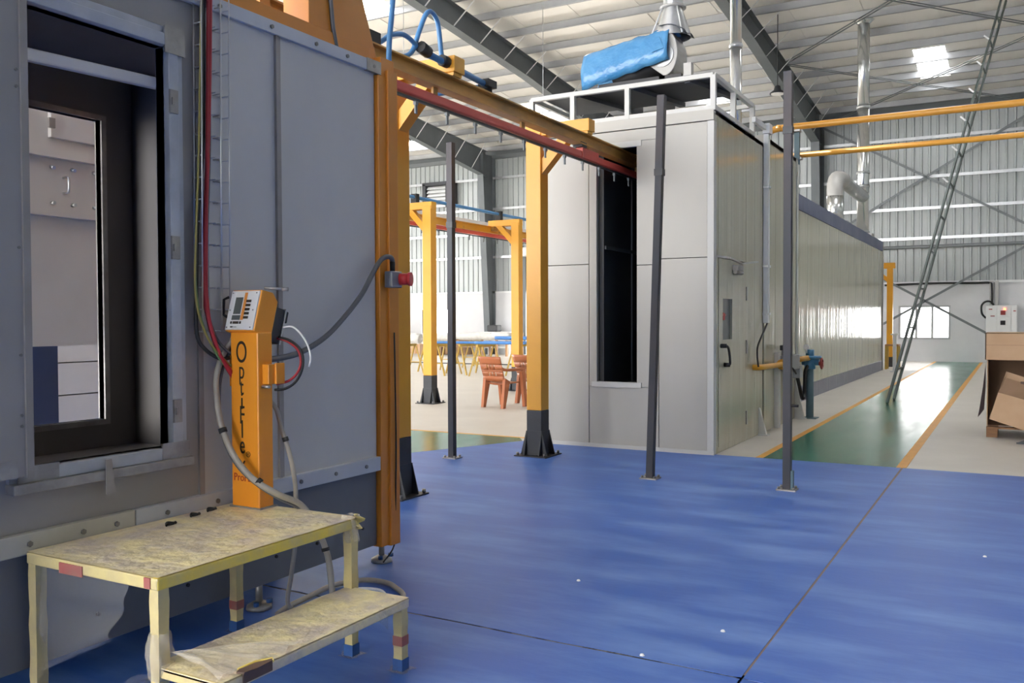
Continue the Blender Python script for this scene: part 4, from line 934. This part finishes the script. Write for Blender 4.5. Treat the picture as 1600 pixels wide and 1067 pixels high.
dup(c1, (-7.28, 13.82, 0), math.radians(-16), 'brown plastic armchair half hidden behind the yellow post')
oc = thing('office_chair', (-8.12, 15.9, 0), 'black swivel chair behind the brown plastic chairs', 'chair')
MB().box(-8.36, -7.9, 15.68, 16.12, .42, .50).build('seat', 'black_plastic', oc, bevel=.03)
MB().grid(lambda u, v: (-8.02+.05*v+.03*math.cos(u*PI), 15.66+.44*u, .6+.55*v), 6, 6).build('backrest', 'black_plastic', oc, solid=.05)
MB().curve([(-8.3, 15.68, .45), (-8.36, 15.62, .6), (-8.34, 15.62, .72), (-8.1, 15.64, .74)], .018, 6).build('armrest', 'rubber', oc)
MB().cyl((-8.12, 15.9, .1), (-8.12, 15.9, .42), .03, 8).build('gas_lift', 'rubber', oc)
for i in range(5):
    a = 2*PI*i/5; MB().bar((-8.12, 15.9, .1), (-8.12+.28*math.cos(a), 15.9+.28*math.sin(a), .06), .04).cyl((-8.12+.27*math.cos(a), 15.9+.27*math.sin(a)-.02, .03), (-8.12+.27*math.cos(a), 15.9+.27*math.sin(a)+.02, .03), .03, 8).build('leg', 'rubber', oc)

# ------------------------------------------------------------------ trestles and long wrapped profiles
def trestle(loc, rz, label):
    t = thing('saw_trestle', loc, label, 'trestle', 'yellow A-frame trestles', rz=rz)
    MB().box(-.03, .03, -.5, .5, .76, .82).build('top_rail', 'trestle_yellow', t, True)
    for y in (-.45, .45):
        for s in (-1, 1): MB().bar((s*.02, y, .78), (s*.24, y+.04*(1 if y > 0 else -1), 0), .035).build('leg', 'trestle_yellow', t, True)
        MB().bar((-.15, y, .32), (.15, y, .32), .025).build('cross_bar', 'trestle_yellow', t, True)
    return t
tt = trestle((-14.2, 19.5, 0), .15, 'yellow trestle under the white wrapped bundle nearest the orange booth post')
for (x, y, r, lb) in ((-14.45, 21.2, -.1, 'yellow trestle behind the yellow post under the white wrapped bundle'), (-13.25, 19.9, .1, 'yellow trestle holding the end of the single blue profile'), (-12.75, 20.4, -.12, 'yellow trestle right beside the dark pole'),
                      (-14.6, 23.6, .2, 'yellow trestle farthest back under the white wrapped profiles'), (-12.1, 20.1, .05, 'yellow trestle left of the brown chairs under the blue profiles'), (-11.25, 20.6, -.08, 'yellow trestle at the right end of the blue profiles')):
    dup(tt, (x, y, 0), r, lb)
def bundle(name, p, q, r, m, label, lump=0):
    P = [Vector(p).lerp(Vector(q), i/14) + Vector((0, 0, lump*noise.noise(Vector((i*.9, p[1], 0))))) for i in range(15)]
    o = MB().tube(P, [r*(1+lump*4*noise.noise(Vector((i*.7, 3, p[0])))) for i in range(15)], 8).build(name, m)
    return tag(o, label, 'profile', 'long wrapped profiles on the trestles')
bundle('wrapped_bundle', (-15.6, 19.25, .97), (-13.7, 19.4, .97), .13, 'wrap_white', 'thick white wrapped bundle on the trestle nearest the orange post', .03)
bundle('wrapped_bundle', (-15.9, 21.0, .95), (-13.9, 21.3, .95), .11, 'wrap_white', 'white wrapped bundle on the trestle behind the yellow post', .03)
bundle('blue_profile', (-13.9, 20.1, .855), (-12.4, 20.2, .855), .035, 'blue_wrap', 'single blue wrapped profile left of the dark pole')
bundle('wrapped_bundle', (-15.6, 23.5, .96), (-13.4, 23.7, .96), .12, 'wrap_white', 'white wrapped profiles lying farthest back right of the dark pole', .035)
bundle('blue_profile', (-12.35, 20.4, .86), (-10.9, 20.5, .86), .04, 'blue_wrap', 'upper blue wrapped profile on the trestles behind the chairs')
bundle('blue_profile', (-12.35, 19.95, .86), (-10.9, 20.05, .86), .04, 'blue_wrap', 'nearer blue wrapped profile on the trestles behind the chairs')
bundle('blue_profile', (-12.2, 20.75, .97), (-11.0, 20.85, .97), .05, 'blue_wrap', 'blue wrapped profile raised on top behind the others')

# clutter along the back wall
rk = thing('steel_table', (-25, 31.5, 0), 'dark steel table with blue legs at the back wall', 'table')
MB().box(-26.5, -23.4, 31.1, 31.9, 1.0, 1.06).build('table_top', 'dark_metal', rk)
for x_ in (-26.4, -25, -23.5):
    for y_ in (31.15, 31.85): MB().box(x_-.04, x_+.04, y_-.04, y_+.04, 0, 1.0).build('leg', 'blue_metal', rk)
for i, (x_, ww, hh) in enumerate(((-25.9, .5, .16), (-25.1, .45, .2), (-24.3, .6, .18))):
    tag(MB().prism([(x_, 1.06), (x_+ww, 1.06), (x_+ww*.85, 1.06+hh), (x_+ww*.3, 1.06+hh*.8)], 'y', 31.3, 31.7).build('dark_part', 'black_paint'), ('dark part at the left end of the steel table', 'dark part in the middle of the steel table', 'dark part at the right end of the steel table')[i], 'part', 'dark parts on the steel table')
def simple_rack(name, x0, x1, y0, y1, h, shelves, m, m2, label, cat):
    t = thing(name, ((x0+x1)/2, (y0+y1)/2, 0), label, cat)
    for x_ in (x0, x1):
        for y_ in (y0, y1): MB().box(x_-.04, x_+.04, y_-.04, y_+.04, 0, h).build('upright', m, t)
    for z in shelves: MB().box(x0, x1, y0, y1, z, z+.05).build('shelf', m2, t)
    return t
simple_rack('white_rack', -19.3, -17.9, 31.6, 32.3, .97, (.3, .6, .92), 'white_steel', 'white_steel', 'white rack at the foot of the far column', 'rack')
tag(MB().box(-19.05, -18.55, 31.7, 32.1, .97, 1.25).build('black_machine', 'black_plastic', bevel=.05), 'black machine on top of the white rack', 'machine')
simple_rack('tan_stool_table', -17.7, -17.0, 30.2, 31.0, .95, (.5, .9), 'tan_wood', 'tan_wood', 'tan wooden stand right of the white rack', 'stand')
simple_rack('brown_crate_stand', -20.6, -18.6, 30.6, 31.2, .78, (.35, .74), 'cardboard_dark', 'cardboard_dark', 'brown stand before the white rack', 'stand')
for i, (x_, y_, ww, hh, m_, lb) in enumerate(((-23.6, 32.0, 1.6, .55, 'cardboard', 'flat brown carton on the floor below the far window'), (-22.0, 32.0, 1.2, .75, 'cardboard', 'brown carton right of the one below the far window'), (-20.75, 31.6, .7, .9, 'cardboard_dark', 'dark brown carton nearest the brown stand'), (-21.8, 30.8, .9, .45, 'cardboard_dark', 'low brown carton in front of the carton row'))):
    o = MB().box(x_, x_+ww, y_, y_+.6, 0, hh).build('carton', m_, bevel=.01); tag(o, lb, 'carton', 'cartons along the back wall')
    MB().box(x_+ww*.45, x_+ww*.55, y_-.004, y_+.602, hh*.02, hh+.003).build('tape_strip', 'tan_wood', o)
tag(MB().grid(lambda u, v: (-22.4+1.0*u, 30.6+.6*v, .5+.25*math.sin(u*PI)*math.sin(v*PI)+.12*noise.noise(Vector((u*4, v*4, 1)))-.03*(abs(2*u-1)**4)), 12, 10).build('film_bundle', 'wrap_white', solid=.02), 'crumpled white film bundle on the low carton', 'film')
tag(MB().box(-19, -8.8, 17.0+8, 17.06+8, 0, .03).build('floor_rail', 'dark_metal'), 'dark steel strip lying on the floor behind the trestles', 'rail')

# yellow end post and bench at the far end of the oven
ep = thing('end_conveyor_post', (-3.29, 29.0, 0), 'yellow conveyor post beyond the far end of the oven tunnel', 'post')
MB().box(-3.37, -3.21, 28.92, 29.08, .3, 3.1).build('column', 'yellow_post', ep)
MB().box(-3.372, -3.208, 28.918, 29.082, 0, .3).build('black_foot', 'black_paint', ep)
MB().box(-4.4, -3.15, 28.9, 29.1, 2.95, 3.12).build('arm', 'yellow_post', ep)
MB().prism([(-3.37, 2.55), (-3.37, 2.7), (-3.7, 2.95), (-3.85, 2.95)], 'y', 28.95, 29.05).build('brace', 'yellow_post', ep)
yb_ = thing('yellow_bench', (-3.1, 27.6, 0), 'small wooden bench with yellow legs at the tunnel end', 'bench')
MB().box(-3.25, -2.88, 27.5, 27.9, .66, .71).build('bench_top', 'tan_wood', yb_)
for x_ in (-3.22, -2.91):
    for y_ in (27.53, 27.87): MB().box(x_-.03, x_+.03, y_-.03, y_+.03, 0, .66).build('leg', 'trestle_yellow', yb_)
wp = thing('white_floor_stand', (-2.86, 26.3, 0), 'white floor stand before the yellow bench', 'stand')
MB().box(-2.9, -2.82, 26.26, 26.34, 0, 1.02).build('post', 'white_steel', wp); MB().box(-2.95, -2.77, 26.2, 26.4, 1.0, 1.04).build('top_plate', 'white_steel', wp); MB().box(-2.96, -2.76, 26.15, 26.45, 0, .03).build('foot_plate', 'white_steel', wp)

# ladder
ld = thing('steel_ladder', (-1.87, 16.6, 0), 'long slim dark steel ladder leaning over the green walkway', 'ladder')
A0, A1 = Vector((-1.875, 16.2, .02)), Vector((-1.865, 17.08, .02))
Bt0, Bt1 = Vector((-.30, 24.3, 9.2)), Vector((-.26, 25.1, 9.2))
MB().bar(A0, Bt0, .035, .055).build('rail', 'ladder_steel', ld)
MB().bar(A1, Bt1, .035, .055).build('rail', 'ladder_steel', ld)
for i in range(12):
    k = .06+.078*i; a = A0.lerp(Bt0, k); b = A1.lerp(Bt1, k)
    MB().bar(a, b, .03).build('rung', 'ladder_steel', ld)
    if 4 < i < 11: MB().bar(a+Vector((-.02, -.02, 0)), a+Vector((-.12, -.02, .1)), .03).build('clip', 'white_steel', ld)

# pendant lamps
def pendant(loc, ztop, label):
    t = thing('pendant_lamp', loc, label, 'lamp', 'small pendant lamps under the roof')
    x_, y_, z_ = loc
    MB().cyl((x_, y_, z_+.2), (x_, y_, ztop), .012, 5).build('cord', 'rubber', t)
    MB().lathe([(.04, z_+.22), (.07, z_+.2), (.1, z_+.1), (.2, z_+.03), (.2, z_)], (x_, y_, 0), 14).build('lamp_shade', 'black_plastic', t)
    MB().cyl((x_, y_, z_-.01), (x_, y_, z_+.02), .17, 14).build('lens', 'white_plastic', t)
pendant((-5.49, 24, 7.35), RZ(24)-.02, 'pendant lamp left of the rafter above the oven')
pendant((-18.95, 26, 7.85), RZ(26)-.02, 'pendant lamp in front of the far left skylight')

# electrical panel
el = thing('electrical_panel', (-.4, 32.8, .7), 'grey switch panel with a lit red lamp on the far wall', 'switch panel')
MB().box(-.83, .06, 32.6, 32.98, .45, 1.86).build('enclosure', 'white_steel', el, bevel=.01)
for a, b, z0, z1 in ((-.81, -.53, .5, 1.82), (-.51, -.13, 1.5, 1.82), (-.51, -.13, 1.12, 1.48), (-.51, -.13, .5, 1.1), (-.11, .04, .5, 1.82)): MB().box(a, b, 32.585, 32.6, z0, z1).build('panel_door', 'white_steel', el, bevel=.004)
for z in (1.62, 1.3, .92): MB().box(-.42, -.28, 32.56, 32.585, z-.07, z+.07).build('rotary_switch', 'rubber' if z < 1.5 else 'valve_red', el)
MB().cyl((-.30, 32.56, 1.74), (-.30, 32.585, 1.74), .03, 10).build('pilot_lamp', 'pilot_red', el)
for a, b, z in ((-.75, -.65, 1.72), (-.7, -.58, 1.5), (-.06, .01, 1.66)): MB().box(a, b, 32.582, 32.586, z, z+.03).build('label_plate', 'valve_red', el)
MB().box(-.74, -.62, 32.85, 32.95, 1.86, 2.66).box(-.58, -.48, 32.85, 32.95, 1.86, 2.66).build('conduit', 'duct_grey', el)
MB().curve([(-.61, 32.75, 1.86), (-.7, 32.75, 1.98), (-.85, 32.75, 1.98), (-.96, 32.75, 1.85), (-.95, 32.75, 1.6), (-.83, 32.75, 1.45)], .03, 6).build('cable_loop', 'rubber', el)
MB().curve([(-3.9, 32.88, 2.58), (-2.4, 32.88, 2.62), (-1.2, 32.88, 2.60), (-.75, 32.88, 2.60), (-.68, 32.86, 2.5), (-.67, 32.84, 1.9)], .035, 6).build('supply_cable', 'rubber', el)

# cartons on a pallet
pl = thing('wooden_pallet', (.35, 12.7, 0), 'wooden pallet under the big cartons', 'pallet')
for y_ in (12.36, 12.75, 13.15): MB().box(-.30, 1.0, y_-.05, y_+.05, .105, .128).build('deck_board', 'pallet_wood', pl)
for x_ in (-.24, .32, .9):
    for y_ in (12.4, 13.1): MB().box(x_-.06, x_+.06, y_-.06, y_+.06, .015, .105).build('block', 'pallet_wood', pl)
for x_ in (-.24, .32, .9): MB().box(x_-.06, x_+.06, 12.33, 13.18, 0, .015).build('bottom_board', 'pallet_wood', pl)
bc = thing('big_carton', (.35, 12.75, .13), 'big open-fronted carton standing on the pallet', 'carton')
t_ = .008
q = MB().box(-.30, -.30+t_, 12.45, 13.2, .13, .935).box(.98, .98+t_, 12.45, 13.2, .13, .935).box(-.30, .99, 13.19, 13.2, .13, .935).box(-.30, .99, 12.45, 13.2, .13, .138)
q.build('carton_shell', 'cardboard_dark', bc)
MB().box(-.295, -.287, 12.27, 12.45, .14, .93).build('side_flap', 'cardboard', bc)
tag(MB().prism([(-.315, .90), (-.345, .60), (-.385, .30), (-.40, .22), (-.375, .25), (-.33, .32), (-.315, .6)], 'y', 12.5, 12.52).build('dark_strip', 'cloth_dark'), 'dark strip of cloth hanging at the carton corner', 'cloth')
lc = thing('shallow_carton', (.35, 12.75, .94), 'shallow brown carton lid on top of the big carton', 'carton')
q = MB().box(-.32, 1.0, 12.38, 12.39, .94, 1.27).box(-.32, -.31, 12.38, 13.22, .94, 1.27).box(.99, 1.0, 12.38, 13.22, .94, 1.27).box(-.32, 1.0, 13.21, 13.22, .94, 1.27).box(-.32, 1.0, 12.38, 13.22, 1.262, 1.27)
q.build('lid_shell', 'cardboard', lc)
MB().box(-.31, .99, 12.376, 12.38, 1.12, 1.123).build('fold_line', 'cardboard_dark', lc)
ob = thing('tilted_carton', (.2, 12.3, .15), 'tilted brown carton leaning inside the big carton front', 'carton')
MB().add([(-.265, 12.16, .24), (.30, 12.14, .06), (.40, 12.14, .40), (-.17, 12.16, .56), (-.21, 12.42, .34), (.36, 12.42, .18), (.42, 12.40, .62), (-.09, 12.42, .80)], [(0, 1, 2, 3), (4, 7, 6, 5), (0, 3, 7, 4), (1, 5, 6, 2), (0, 4, 5, 1)]).build('carton_body', 'cardboard', ob, solid=.006)
MB().add([(-.17, 12.16, .56), (.40, 12.14, .40), (.46, 12.3, .56), (-.10, 12.3, .73)], [(0, 1, 2, 3)]).build('top_flap', 'cardboard_dark', ob, solid=.006)
MB().box(.06, .12, 12.285, 12.292, .655, .69).box(.2, .26, 12.285, 12.292, .60, .64).build('hand_hole', 'torn_brown', ob)
tag(MB().grid(lambda u, v: (.02+.3*u, 11.75+.18*v, .004+.04*math.sin(u*PI)*math.sin(v*PI)*(1+noise.noise(Vector((u*5, v*5, 0))))), 12, 8).build('grey_rag', 'rag'), 'crumpled grey rag on the floor before the cartons', 'rag')

# crumbs on the blue floor
for i, (x_, y_) in enumerate(((-2.1, 4.47), (-1.17, 4.06), (-1.39, 3.6), (-.15, 6.1))):
    tag(MB().lathe([(0, .012), (.008, .010), (.012, .003)], (x_, y_, 0), 6).build('paint_chip', 'white_plastic'), ('white chip on the blue floor nearest the step', 'white chip on the blue floor left of the long joint', 'white chip beside the ragged crack in the blue floor', 'white chip on the blue floor right of the long joint')[i], 'chip', 'white chips on the blue floor')
